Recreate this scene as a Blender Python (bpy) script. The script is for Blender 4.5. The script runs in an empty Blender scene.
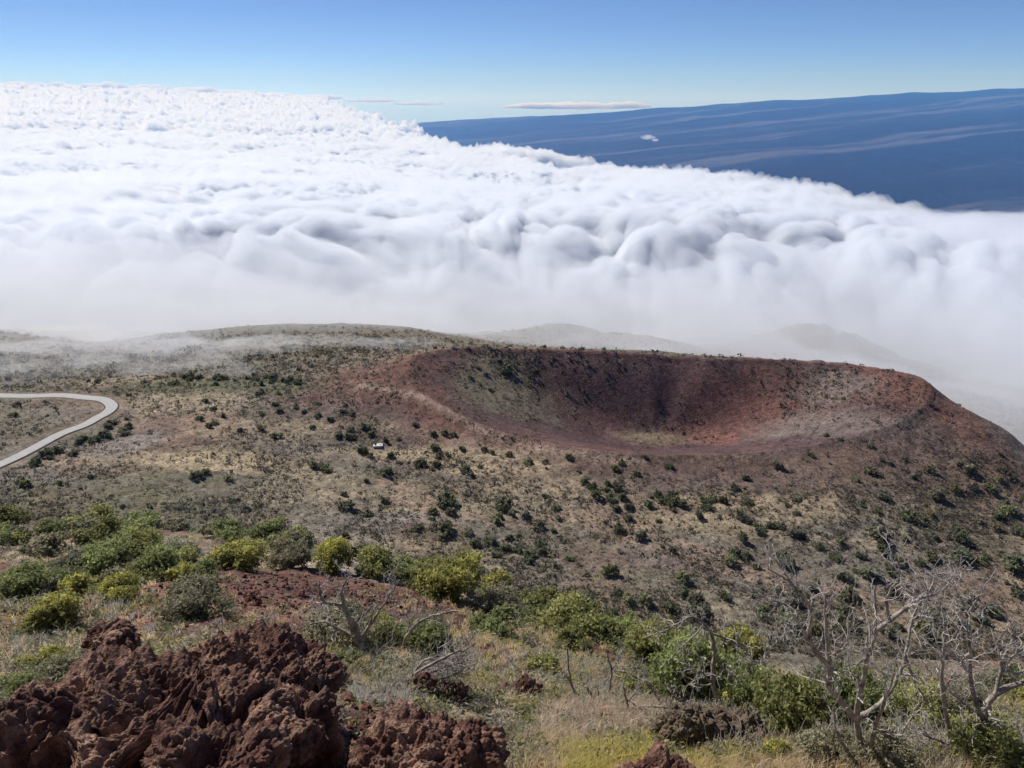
import bpy, math, random
import numpy as np
from mathutils import Vector, Matrix
SC = bpy.context.scene
COL = SC.collection
rng = np.random.default_rng(7)
random.seed(7)

# ------------------------------------------------------------------ camera maths
F = 739.0; CX, CY = 512.0, 384.0; HOR = 98.0
PITCH = math.atan((CY - HOR) / F)
CP, SP = math.cos(PITCH), math.sin(PITCH)
def tanrow(v):                      # downward slope of the sight line through picture row v (at the centre column)
    return math.tan(PITCH + math.atan((v - CY) / F))
def ray(u, v):                      # world direction with y = 1
    a = (np.asarray(u, float) - CX) / F; b = (CY - np.asarray(v, float)) / F
    y = CP + b * SP; z = -SP + b * CP
    return a / y, z / y             # x per metre of y, z per metre of y
def proj(x, y, z):
    d = y * CP - z * SP; h = y * SP + z * CP
    return CX + F * x / d, CY - F * h / d

# ------------------------------------------------------------------ noise (numpy)
def _h(ix, iy, iz, seed):
    n = (ix.astype(np.int64) * 374761393 + iy.astype(np.int64) * 668265263 + iz.astype(np.int64) * 2147483647 % 1274126177 + seed * 1013904223) & 0xFFFFFFFF
    n = ((n ^ (n >> 13)) * 1274126177) & 0xFFFFFFFF
    n = ((n ^ (n >> 15)) * 2246822519) & 0xFFFFFFFF
    n = n ^ (n >> 16)
    return (n & 0xFFFFFF).astype(np.float64) / float(0xFFFFFF)
def vn2(x, y, seed=0):
    ix = np.floor(x); iy = np.floor(y); fx = x - ix; fy = y - iy
    ix = ix.astype(np.int64); iy = iy.astype(np.int64); z0 = np.zeros_like(ix)
    fx = fx * fx * fx * (fx * (fx * 6 - 15) + 10); fy = fy * fy * fy * (fy * (fy * 6 - 15) + 10)
    a = _h(ix, iy, z0, seed); b = _h(ix + 1, iy, z0, seed); c = _h(ix, iy + 1, z0, seed); d = _h(ix + 1, iy + 1, z0, seed)
    return (a + (b - a) * fx) * (1 - fy) + (c + (d - c) * fx) * fy
def fbm2(x, y, octv=4, seed=0, gain=.5):
    s = 0; a = 1; t = 0; x = np.asarray(x, float); y = np.asarray(y, float)
    for o in range(octv):
        s = s + a * vn2(x, y, seed + o * 17); t += a; a *= gain
        x, y = 1.9 * x * .8 - 1.9 * y * .6 + 3.1, 1.9 * x * .6 + 1.9 * y * .8 + 7.7
    return s / t
def worley3(p, seed=0):            # distance to nearest random point, p (n,3)
    ip = np.floor(p).astype(np.int64); best = np.full(len(p), 9.)
    for dx in (-1, 0, 1):
        for dy in (-1, 0, 1):
            for dz in (-1, 0, 1):
                c = ip + np.array([dx, dy, dz])
                q = np.stack([c[:, 0] + _h(c[:, 0], c[:, 1], c[:, 2], seed), c[:, 1] + _h(c[:, 0], c[:, 1], c[:, 2], seed + 5), c[:, 2] + _h(c[:, 0], c[:, 1], c[:, 2], seed + 9)], 1)
                best = np.minimum(best, ((q - p) ** 2).sum(1))
    return np.sqrt(best)
def worley2(x, y, seed=0):
    ix = np.floor(x).astype(np.int64); iy = np.floor(y).astype(np.int64); z0 = np.zeros_like(ix); best = np.full(x.shape, 9.)
    for dx in (-1, 0, 1):
        for dy in (-1, 0, 1):
            cx = ix + dx; cy = iy + dy
            qx = cx + _h(cx, cy, z0, seed); qy = cy + _h(cx, cy, z0, seed + 5)
            best = np.minimum(best, (qx - x) ** 2 + (qy - y) ** 2)
    return np.sqrt(best)
def vn3(p, seed=0):
    ip = np.floor(p).astype(np.int64); f = p - ip; f = f * f * (3 - 2 * f); s = 0
    for dx in (0, 1):
        for dy in (0, 1):
            for dz in (0, 1):
                w = (f[:, 0] if dx else 1 - f[:, 0]) * (f[:, 1] if dy else 1 - f[:, 1]) * (f[:, 2] if dz else 1 - f[:, 2])
                s = s + w * _h(ip[:, 0] + dx, ip[:, 1] + dy, ip[:, 2] + dz, seed)
    return s
def sstep(a, b, x):
    t = np.clip((x - a) / (b - a), 0, 1); return t * t * (3 - 2 * t)

# ------------------------------------------------------------------ the lie of the land
# (picture column, picture row, height) of points of the plain and the cone; camera height is 0
def P(u, v, z=None, d=None):
    rx, rz = ray(u, v)
    if d is None: d = z / rz
    return np.array([rx * d, d, rz * d])
RIM = [P(*a) for a in [(620,453,-111.5),(690,454,-112),(760,450,-111.5),(830,441,-109.5),(885,427,-107),(925,410,-104.5),(945,395,-102.5),(930,383,-101.5),(895,373,-101),(845,366,-101),
       (790,363,-101.5),(720,361,-102.5),(650,357,-103),(600,354,-103),(540,351,-103),(480,349,-103),(440,352,-103),(412,361,-103),(404,377,-104),(415,393,-105.5),(440,410,-107),(480,426,-109),(545,443,-110.5)]]
BOWL = P(655, 439, -127.5)
PL = [P(*a) for a in [(-150,530,-104),(0,530,-106),(130,530,-107),(250,530,-108),(400,560,-110),(500,590,-111),(620,610,-112),(750,640,-113),(900,650,-115),(1000,650,-117),(1180,640,-122),
      (-120,460,-106),(0,460,-107),(200,460,-108),(400,480,-111),(560,500,-113.5),(750,540,-115),(1000,560,-120),(660,480,-114),(850,490,-115),(1000,490,-117.5),(1020,450,-115),(985,420,-110),(1150,520,-124),
      (0,400,-109),(150,395,-109),(300,392,-109),(-150,400,-109),(350,410,-108.5),(330,440,-110),
      (0,360,-122),(120,350,-124),(240,345,-122),(350,334,-119),(420,340,-119),(0,333,-134),(380,360,-112),(160,333,-133)]]
PL += [P(1010, 430, -110.5), P(960, 404, -105)]
WP = [(170, 262, -120), (215, 250, -142), (190, 330, -150), (90, 380, -135), (0, 370, -125), (-90, 400, -123), (-90, 470, -140), (-250, 450, -145), (250, 200, -140), (300, 320, -185),
      (100, 480, -165), (0, 500, -162), (-400, 300, -112), (-300, 150, -100), (0, 30, -98), (-80, 60, -98), (90, 50, -105), (230, 90, -130), (0, 650, -205), (-350, 650, -200), (350, 600, -225),
      (0, 950, -290), (-600, 950, -280), (600, 900, -300), (0, 1500, -420), (-900, 1500, -400), (1000, 1400, -430)]
CT = np.array([list(p) for p in RIM + PL] + [list(w) for w in WP])
def _k(r2): return .5 * r2 * np.log(r2 + 1e-9)
def _fit():
    X = CT[:, :2] / 100.; n = len(X)
    K = _k(((X[:, None] - X[None]) ** 2).sum(-1)) + np.eye(n) * .004
    A = np.zeros((n + 3, n + 3)); A[:n, :n] = K; A[:n, n] = 1; A[:n, n + 1:] = X; A[n, :n] = 1; A[n + 1:, :n] = X.T
    return np.linalg.solve(A, np.concatenate([CT[:, 2], np.zeros(3)])), X
W, XC = _fit(); NC = len(XC)
def base(x, y):
    s = W[NC] + W[NC + 1] * x / 100 + W[NC + 2] * y / 100
    for i in range(NC): s = s + W[i] * _k((x / 100 - XC[i, 0]) ** 2 + (y / 100 - XC[i, 1]) ** 2)
    return s
_GX = np.arange(-760, 781, 2.5); _GY = np.arange(-20, 1701, 2.5)
_GB = base(*np.meshgrid(_GX, _GY)); base_rbf = base
def base(x, y):
    x = np.asarray(x, float); y = np.asarray(y, float); fx = (np.clip(x, -759, 779) + 760) / 2.5; fy = (np.clip(y, -19, 1699) + 20) / 2.5
    i = fx.astype(int); j = fy.astype(int); fx = fx - i; fy = fy - j
    return (_GB[j, i] * (1 - fx) + _GB[j, i + 1] * fx) * (1 - fy) + (_GB[j + 1, i] * (1 - fx) + _GB[j + 1, i + 1] * fx) * fy
RA = np.array([[math.atan2(p[1] - BOWL[1], p[0] - BOWL[0]), math.hypot(p[1] - BOWL[1], p[0] - BOWL[0])] for p in RIM]); RA = RA[np.argsort(RA[:, 0])]
RA = np.vstack([RA[-3:] - [2 * math.pi, 0], RA, RA[:3] + [2 * math.pi, 0]])
def rho(x, y):
    a = np.arctan2(y - BOWL[1], x - BOWL[0]); r = np.hypot(y - BOWL[1], x - BOWL[0])
    R = sum(np.interp(a + o, RA[:, 0], RA[:, 1]) for o in (-.14, -.07, 0, .07, .14)) / 5
    return r / R, a, r
# near hillside: crest row, crest distance per column
UC = [-500, -200, 0, 100, 180, 250, 330, 400, 450, 500, 560, 640, 700, 800, 1024, 1300]
VC = [520, 522, 527, 524, 524, 532, 548, 562, 580, 600, 618, 645, 662, 680, 690, 690]
DC = [80, 80, 78, 75, 70, 62, 50, 42, 38, 34, 30, 26, 22, 17, 13, 12]
K0 = 2.9
def near(x, y):
    s = x / np.maximum(y, .5)
    uu = CX + s * F * .86          # column of this bearing, roughly (refined below by per-row tangent)
    v = np.interp(uu, UC, VC); b = (CY - v) / F; yy = CP + b * SP; uu = CX + s * yy * F
    v = np.interp(uu, UC, VC); dc = np.interp(uu, UC, DC); b = (CY - v) / F
    t = (SP - b * CP) / (CP + b * SP)
    zc = -t * dc; m = (zc + K0) / dc
    sm = .12 * dc; e = (y - dc)
    over = .5 * (e + np.sqrt(e * e + sm * sm))         # smooth ramp past the crest
    extra = np.clip(.93 + m, .12, 1)                    # steeper beyond
    z = -K0 + m * y - over * extra
    z = z + sstep(3.5, 0, y) * 1.2
    return z
def height(x, y, detail=True):
    x = np.asarray(x, float); y = np.asarray(y, float)
    zb = base(x, y)
    far = sstep(900, 2600, np.hypot(x, y)); zb = zb * (1 - far) + far * (-520 - 780 * sstep(2000, 6000, np.hypot(x, y)))
    q, a, r = rho(x, y)
    g = np.where(q < 1, np.clip(1 - sstep(.12, .98, q) * .45 - .55 * np.clip((q - .14) / .86, 0, 1) ** 1.15, 0, 1), 0)
    dep = DEP
    zb = zb - dep * g + 1.3 * np.exp(-((q - 1) / .05) ** 2) * sstep(-.2, 1, np.abs(np.sin(a / 2 + .6)))
    for (u, v, d, h, w) in ((826, 308, 700, 27, 62), (548, 294, 660, 13, 48), (640, 306, 620, 9, 50), (1010, 318, 900, 40, 140)):
        c = P(u, v, d=d); rr = np.hypot(x - c[0], y - c[1]); ground = -.3 * d
        m = rr < w * 4.5
        if not m.any(): continue
        zb = np.array(zb * np.ones(np.shape(x))); xm = x[m]; ym = y[m]; rr = rr[m]
        zb[m] += h * np.exp(-(rr / (w * (.75 + .5 * fbm2(xm / 30, ym / 30, 3, 55)))) ** 2) * (.7 + .6 * fbm2(xm / 18, ym / 18, 3, 57))
    if detail:
        dd = np.hypot(x, y); fr = sstep(60, 140, dd)
        if ROAD is not None:
            m = (x < -60) & (y > 150) & (y < 420); fr = np.array(fr * np.ones(x.shape)); fr[m] = fr[m] * sstep(3.5, 11, polydist(x[m], y[m], ROAD))
        zb = zb + fr * ((fbm2(x / 38, y / 38, 4, 3) - .5) * 3.2 * (1 - .7 * (q < 1)) + (fbm2(x / 5, y / 5, 3, 21) - .5) * 1.1 * (1 - .6 * (q < 1)))
        gul = np.abs(fbm2(x / 60 + .3 * fbm2(y / 20, x / 20, 2, 8), y / 14, 3, 77) - .5)       # shallow contour runnels
        zb = zb - fr * (q > 1.15) * .5 * sstep(.03, 0, gul)
    zn = near(x, y)
    if detail:
        zn = zn + (fbm2(x / 3, y / 3, 4, 41) - .5) * np.clip(y / 22, .18, 1.3) + (fbm2(x / .45, y / .45, 4, 45) - .5) * .16 + (worley2(x / 1.1, y / 1.1, 4) - .5) * -.10 * sstep(2, 10, y)
    k = 3.0; hmx = np.maximum(zn, zb); dif = np.abs(zn - zb)
    z = hmx + np.exp(-dif / k) * k * .25
    return np.where(y > 6, z, np.maximum(zn, zb))
ROAD = None; DEP = float(base(BOWL[0], BOWL[1])) + 127.5
def polydist(x, y, pts):
    best = np.full(x.shape, 1e9)
    for a, b in zip(pts[:-1], pts[1:]):
        d = b - a; t = np.clip(((x - a[0]) * d[0] + (y - a[1]) * d[1]) / (d @ d + 1e-9), 0, 1)
        best = np.minimum(best, np.hypot(x - a[0] - t * d[0], y - a[1] - t * d[1]))
    return best
def hit(u, v, d0=3., d1=1800.):     # the point of the ground that the sight line through a picture point meets
    rx, rz = ray(u, v); d = np.geomspace(d0, d1, 700)
    g = height(rx * d, d); s = rz * d - g
    i = int(np.argmax(s < 0)) if (s < 0).any() else len(d) - 1
    i = max(i, 1); f = s[i - 1] / (s[i - 1] - s[i] + 1e-9); dd = d[i - 1] + (d[i] - d[i - 1]) * min(max(f, 0), 1)
    return np.array([rx * dd, dd, rz * dd])
def hitmany(us, vs, d0=3., d1=1800., n=260, detail=True):
    us = np.asarray(us, float); vs = np.asarray(vs, float)
    rx, rz = ray(us, vs); d = np.geomspace(d0, d1, n); X = rx[:, None] * d; Y = np.broadcast_to(d, X.shape)
    s = rz[:, None] * d - height(X, Y, detail); ok = (s < 0).any(1); i = np.maximum(np.argmax(s < 0, 1), 1); k = np.arange(len(us))
    f = np.clip(s[k, i - 1] / (s[k, i - 1] - s[k, i] + 1e-9), 0, 1); dd = d[i - 1] + (d[i] - d[i - 1]) * f
    z = rz * dd
    if not detail: z = height(rx * dd, dd)
    return np.stack([rx * dd, dd, z], 1), ok

# ------------------------------------------------------------------ mesh helpers
def mesh_obj(name, verts, faces, mat=None, parent=None, smooth=True, cols=None):
    me = bpy.data.meshes.new(name)
    verts = np.asarray(verts, np.float32); faces = np.asarray(faces, np.int32)
    n = faces.shape[1]
    me.vertices.add(len(verts)); me.vertices.foreach_set('co', verts.ravel())
    me.loops.add(faces.size); me.loops.foreach_set('vertex_index', faces.ravel())
    me.polygons.add(len(faces)); me.polygons.foreach_set('loop_start', np.arange(0, faces.size, n, dtype=np.int32))
    me.polygons.foreach_set('use_smooth', np.full(len(faces), smooth))
    me.update(calc_edges=True); me.validate()
    if cols is not None:
        ca = me.color_attributes.new('Col', 'FLOAT_COLOR', 'POINT')
        ca.data.foreach_set('color', np.concatenate([np.asarray(cols, np.float32), np.ones((len(cols), 1), np.float32)], 1).ravel())
    if mat: me.materials.append(mat)
    o = bpy.data.objects.new(name, me); COL.objects.link(o)
    if parent: o.parent = parent
    return o
def grid_faces(nr, nc):
    i = np.arange(nr - 1)[:, None] * nc + np.arange(nc - 1)[None]; i = i.ravel()
    return np.stack([i, i + 1, i + nc + 1, i + nc], 1)
def tag(o, label=None, cat=None, group=None, kind=None):
    for k, v in (('label', label), ('category', cat), ('group', group), ('kind', kind)):
        if v: o[k] = v
    return o

# ------------------------------------------------------------------ materials
def newmat(name):
    m = bpy.data.materials.new(name); m.use_nodes = True; nt = m.node_tree; nt.nodes.clear()
    out = nt.nodes.new('ShaderNodeOutputMaterial'); return m, nt, out
def N(nt, typ, **kw):
    n = nt.nodes.new(typ)
    for k, v in kw.items():
        if k[0] == 'i' and k[1:].isdigit(): n.inputs[int(k[1:])].default_value = v
        elif k.startswith('in_'): n.inputs[k[3:].replace('_', ' ')].default_value = v
        else: setattr(n, k, v)
    return n
def noise_node(nt, scale, detail=4, rough=.6, vec=None):
    n = N(nt, 'ShaderNodeTexNoise'); n.inputs['Scale'].default_value = scale; n.inputs['Detail'].default_value = detail; n.inputs['Roughness'].default_value = rough
    if vec: nt.links.new(vec, n.inputs['Vector'])
    return n
def mul_noise(nt, colsock, facsock, lo, hi):
    mr = N(nt, 'ShaderNodeMapRange'); mr.inputs['From Min'].default_value = .3; mr.inputs['From Max'].default_value = .7; mr.inputs['To Min'].default_value = lo; mr.inputs['To Max'].default_value = hi
    nt.links.new(facsock, mr.inputs['Value'])
    vm = N(nt, 'ShaderNodeVectorMath', operation='SCALE'); nt.links.new(colsock, vm.inputs[0]); nt.links.new(mr.outputs[0], vm.inputs['Scale'])
    return vm.outputs[0]

exec_parts = True
# ---- ground material: vertex colour (soil, ash, dry grass patches) broken up by world-space noise
def ground_mat(name, fine, bump, rough=.95):
    m, nt, out = newmat(name); L = nt.links.new
    at = N(nt, 'ShaderNodeAttribute', attribute_name='Col'); tc = N(nt, 'ShaderNodeTexCoord')
    c = at.outputs['Color']
    for s, lo, hi in fine:
        n = noise_node(nt, s, 3, .65, tc.outputs['Object']); c = mul_noise(nt, c, n.outputs[0], lo, hi)
    b = N(nt, 'ShaderNodeBsdfPrincipled'); b.inputs['Roughness'].default_value = rough; b.inputs['Specular IOR Level'].default_value = .15
    L(c, b.inputs['Base Color'])
    prev = None
    for s, dist, st in bump:
        n = noise_node(nt, s, 4, .65, tc.outputs['Object']); bp = N(nt, 'ShaderNodeBump'); bp.inputs['Distance'].default_value = dist; bp.inputs['Strength'].default_value = st
        L(n.outputs[0], bp.inputs['Height'])
        if prev: L(prev, bp.inputs['Normal'])
        prev = bp.outputs[0]
    L(prev, b.inputs['Normal']); L(b.outputs[0], out.inputs[0]); return m

# ------------------------------------------------------------------ terrain
def lerp(a, b, t): return a + (b - a) * t[..., None]
RED = np.array([.145, .074, .058]); REDL = np.array([.185, .088, .07]); PURP = np.array([.085, .052, .052]); BROWN = np.array([.18, .124, .093]); GREY = np.array([.185, .157, .137])
OLIVE = np.array([.13, .116, .080]); STRAW = np.array([.34, .27, .18]); GREEN = np.array([.07, .085, .04]); DARK = np.array([.04, .035, .035])
def patch(x, y, u, v, ru, rv, seed, soft=.45):
    c = hit(u, v); cx2 = hit(u + ru, v); cy1 = hit(u, v - rv); cy2 = hit(u, v + rv)
    wx = max(1., np.hypot(*(cx2 - c)[:2])); wy = max(1., np.hypot(*(cy1 - cy2)[:2]) / 2)
    # principal axes: along picture row and along the sight line
    ax = (cx2 - c)[:2]; ax = ax / (np.linalg.norm(ax) + 1e-9) if abs(ax[0]) > .5 * abs(ax[1]) else np.array([1., 0]); ay = np.array([-ax[1], ax[0]])
    dx = x - c[0]; dy = y - c[1]; r = np.hypot((dx * ax[0] + dy * ax[1]) / wx, (dx * ay[0] + dy * ay[1]) / wy)
    r = r + (fbm2(x / wx * 2.4, y / wx * 2.4, 4, seed) - .5) * 1.1
    return 1 - sstep(1 - soft, 1 + soft, r)
ROADC = None
def ground_colour(x, y):
    n1 = fbm2(x / 22, y / 22, 4, 101); n2 = fbm2(x / 70, y / 40, 4, 131); n3 = fbm2(x / 3.2, y / 3.2, 3, 151); n4 = fbm2(x / 90 + 4, y / 11, 4, 171)
    c = lerp(BROWN * np.ones(x.shape + (3,)), GREY, sstep(.35, .62, n1)); c = lerp(c, OLIVE, sstep(.45, .68, n2) * .7); c = lerp(c, STRAW * .8, sstep(.54, .7, n4) * .55)
    far = sstep(255, 300, y - .1 * x) * (x < 80); c = lerp(c, OLIVE * .9, far * .6)
    q, a, r = rho(x, y); dz = y - BOWL[1]; dxx = x - BOWL[0]
    # cone skirt
    skirt = sstep(1.9, 1.05, q) * sstep(.3, .55, n1 + .2); c = lerp(c, lerp(BROWN * np.ones(x.shape + (3,)), PURP * 1.25, sstep(.4, .6, n2)), skirt * .75)
    inn = sstep(1.03, .96, q)
    ci = lerp(PURP * np.ones(x.shape + (3,)), RED, sstep(.45, .6, n1) * .25)
    c = lerp(c, ci, inn)
    def B(u, v, ru, rv, col, amt, seed):
        nonlocal c
        c = lerp(c, np.array(col), patch(x, y, u, v, ru, rv, seed) * amt)
    B(500, 392, 48, 26, OLIVE * 1.15, .8, 1); B(735, 420, 52, 22, REDL * .85, .55, 2); B(700, 438, 40, 8, REDL * .95, .55, 3); B(790, 392, 60, 20, RED, .6, 4)
    B(835, 385, 45, 18, GREY * .95, .6, 5); B(900, 388, 32, 12, RED * .9, .6, 6); B(935, 400, 14, 20, RED, .8, 7); B(650, 438, 44, 6, STRAW * .6, .6, 8)
    B(600, 385, 60, 24, PURP * .9, .6, 9); B(820, 425, 70, 12, GREY * .9, .6, 10)
    rim = np.exp(-((q - 1.04) / .07) ** 2) * sstep(.2, -.6, np.cos(a)); c = lerp(c, RED * .95, rim * .85)
    B(375, 375, 55, 14, RED * .8, .7, 11); B(430, 400, 25, 22, RED * .9, .6, 12); B(990, 410, 28, 16, OLIVE * 1.2, .7, 13)
    B(560, 465, 90, 12, BROWN * .75, .6, 14); B(740, 462, 110, 10, BROWN * .65, .6, 15); B(880, 470, 110, 26, BROWN * .8, .5, 16); B(980, 480, 50, 40, BROWN * .9, .5, 17)
    for i, (u, v, ru, rv, k) in enumerate([(205,462,70,10,.9),(190,400,60,12,.6),(430,455,100,9,.85),(500,470,60,7,.7),(560,395+90,70,8,.45),(760,505,80,9,.6),(300,490,60,14,.4),(150,380,60,5,.5),(990,300,45,18,.8),(720,520,60,8,.4),(260,430,70,10,.4)]):
        B(u, v, ru, rv, STRAW * .95, k, 30 + i)
    B(80, 500, 120, 22, GREEN * 1.2, .45, 50); B(60, 430, 60, 14, OLIVE * .9, .5, 51); B(210, 385, 90, 7, GREEN, .6, 52); B(820, 560, 150, 34, GREY * .9, .35, 53); B(650, 560, 90, 12, PURP * 1.4, .4, 54)
    # vehicle tracks across the plain
    for tr in TRACKS:
        d = polydist(x, y, tr); c = lerp(c, np.array(BROWN * 1.35), np.exp(-(np.abs(d - 1.) / .7) ** 2) * .85)
    PATHL = worldline([(360, 386), (400, 392), (432, 402), (470, 424), (505, 440), (560, 452), (640, 462)], 3)
    c = lerp(c, np.array([.33, .25, .2]), np.exp(-(polydist(x, y, PATHL) / (1.3 + 1.5 * n3)) ** 2) * .55)
    nh = sstep(1.5, 0, np.abs(near(x, y) - height_c)) if False else 0
    return c
def worldline(pix, sub=4):
    p = np.array([hit(u, v)[:2] for u, v in pix])
    out = []
    for i in range(len(p) - 1):
        p0 = p[max(i - 1, 0)]; p1 = p[i]; p2 = p[i + 1]; p3 = p[min(i + 2, len(p) - 1)]
        for k in range(sub):
            t = k / sub; out.append(.5 * (2 * p1 + (p2 - p0) * t + (2 * p0 - 5 * p1 + 4 * p2 - p3) * t * t + (-p0 + 3 * p1 - 3 * p2 + p3) * t ** 3))
    out.append(p[-1]); return np.array(out)
ROADPIX = [(-60,492),(-20,474),(20,456),(60,437),(84,426),(97,419),(108,413),(112,407),(104,402),(88,398.5),(60,396.5),(20,396),(-60,396)]
ROAD = worldline(ROADPIX, 4)
TRACKS = [worldline(t, 2) for t in [[(395,500),(440,512),(500,522),(545,520),(600,512),(650,525)], [(590,525),(660,548),(730,572),(800,592),(900,622)], [(585,512),(650,532),(720,556),(790,580),(880,600)], [(440,505),(420,495),(380,480)]]]
def near_colour(x, y):
    n1 = fbm2(x / 2.2, y / 2.2, 4, 201); n2 = fbm2(x / 6, y / 6, 3, 211)
    c = lerp(GREY * np.ones(x.shape + (3,)) * .95, STRAW * .75, sstep(.4, .6, n1)); c = lerp(c, OLIVE, sstep(.5, .65, n2) * .6)
    c = lerp(c, RED * .8, sstep(.56, .66, fbm2(x / 3.3, y / 3.3, 3, 231)) * .6)
    for i, (u, v, ru, rv, k, col) in enumerate([(290,592,115,26,1,RED*.95),(390,602,110,22,.95,RED*.9),(470,625,70,10,.9,RED*.7),(560,638,55,8,.7,RED*.7),(20,535,60,16,.85,RED*.6),(200,525,40,5,.6,RED*.6),
              (120,745,260,60,.9,RED*.7),(400,740,120,30,.9,RED*.85),(560,690,60,12,.5,RED*.8),(520,600,60,8,.5,STRAW*.9),(440,660,40,10,.5,STRAW),(40,660,60,30,.4,GREY*1.2)]):
        c = lerp(c, np.array(col), patch(x, y, u, v, ru, rv, 60 + i, .25) * k)
    return c

def build_ground():
    az = np.linspace(-1.0, 1.0, 760) * 1.02; az = np.concatenate([az])
    r = np.concatenate([np.linspace(.2, 3, 12), np.geomspace(3.1, 25, 230), np.geomspace(25.2, 120, 170), np.geomspace(120.5, 420, 330), np.geomspace(422, 1500, 90), np.geomspace(1530, 44000, 60)])
    A, R = np.meshgrid(az, r); x = R * np.sin(A); y = R * np.cos(A)
    z = height(x, y)
    cf = ground_colour(x, y); cn = near_colour(x, y)
    zn = near(x, y); zb = base(x, y); w = sstep(-2, 3, zn - zb); c = cf * (1 - w[..., None]) + cn * w[..., None]
    m = ground_mat('volcanic_soil', [(.11, .8, 1.25), (.5, .6, 1.45), (1.6, .6, 1.5), (7, .7, 1.35)], [(1.2, .8, .6), (9, .12, .5)])
    o = mesh_obj('ground', np.stack([x, y, z], -1).reshape(-1, 3), grid_faces(*x.shape), m, cols=c.reshape(-1, 3))
    tag(o, kind='structure')
build_ground()

# ------------------------------------------------------------------ the far volcano
UM = [-200, 250, 370, 430, 500, 560, 600, 650, 700, 760, 800, 860, 900, 950, 1024, 1150, 1500]
VM = [150, 134, 125, 122, 118, 114, 111.5, 107, 104, 99, 97.5, 93, 92, 88, 86, 82, 74]
def build_mountain():
    az = np.linspace(-.35, .95, 700); s = np.linspace(0, 1, 240)
    A, S = np.meshgrid(az, s); D = 6500 + 21500 * S ** 1.3 ; y = D; x = np.tan(A) * y
    U = CX + np.tan(A) * F * .93; v1 = np.interp(U, UM, VM)
    t1 = np.vectorize(tanrow)(v1); ztop = -t1 * 28000
    zbase = np.interp(U, [300, 480, 620, 750, 1024, 1400], [-1500, -1400, -1250, -1250, -1320, -1400])
    k = (D - 6500) / 21500
    z = zbase + (ztop - zbase) * k ** .95
    z = z + (fbm2(x / 1500, y / 1500, 4, 351) - .5) * 110 * k ** 2
    z = z + (fbm2(x / 2500 + y / 9000, y / 2500 - x / 6000, 5, 301) - .5) * 150 * (1 - k) ** .5 * np.clip(k * 6, 0, 1) + (fbm2(x / 500, y / 900, 3, 311) - .5) * 30 * (k < .999)
    # back side so that the summit ridge is a solid
    xb = x[-1:] * 1.25; yb = y[-1:] + 9000; zbk = z[-1:] - 1500
    x = np.vstack([x, xb]); y = np.vstack([y, yb]); z = np.vstack([z, zbk])
    p = x * .86 + y * .5; q = -x * .5 + y * .86                      # flows run down the flank
    q2 = q + (fbm2(p / 6000, q / 6000, 3, 321) - .5) * 1800
    fl = fbm2(q2 / 380, p / 5200, 4, 331, .6); fl2 = fbm2(q2 / 1100, p / 9000, 4, 341)
    c = lerp(np.array([.02, .022, .032]) * np.ones(x.shape + (3,)), np.array([.085, .085, .095]), sstep(.47, .66, fl) * sstep(.44, .58, fl2)); c = lerp(c, np.array([.012, .014, .02]), sstep(.5, .38, fl2) * .8)
    m = ground_mat('old_lava', [(.004, .8, 1.2)], [(.004, 60, .6)])
    o = mesh_obj('mountain', np.stack([x, y, z], -1).reshape(-1, 3), grid_faces(*x.shape), m, cols=c.reshape(-1, 3))
    tag(o, kind='structure')
build_mountain()

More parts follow.
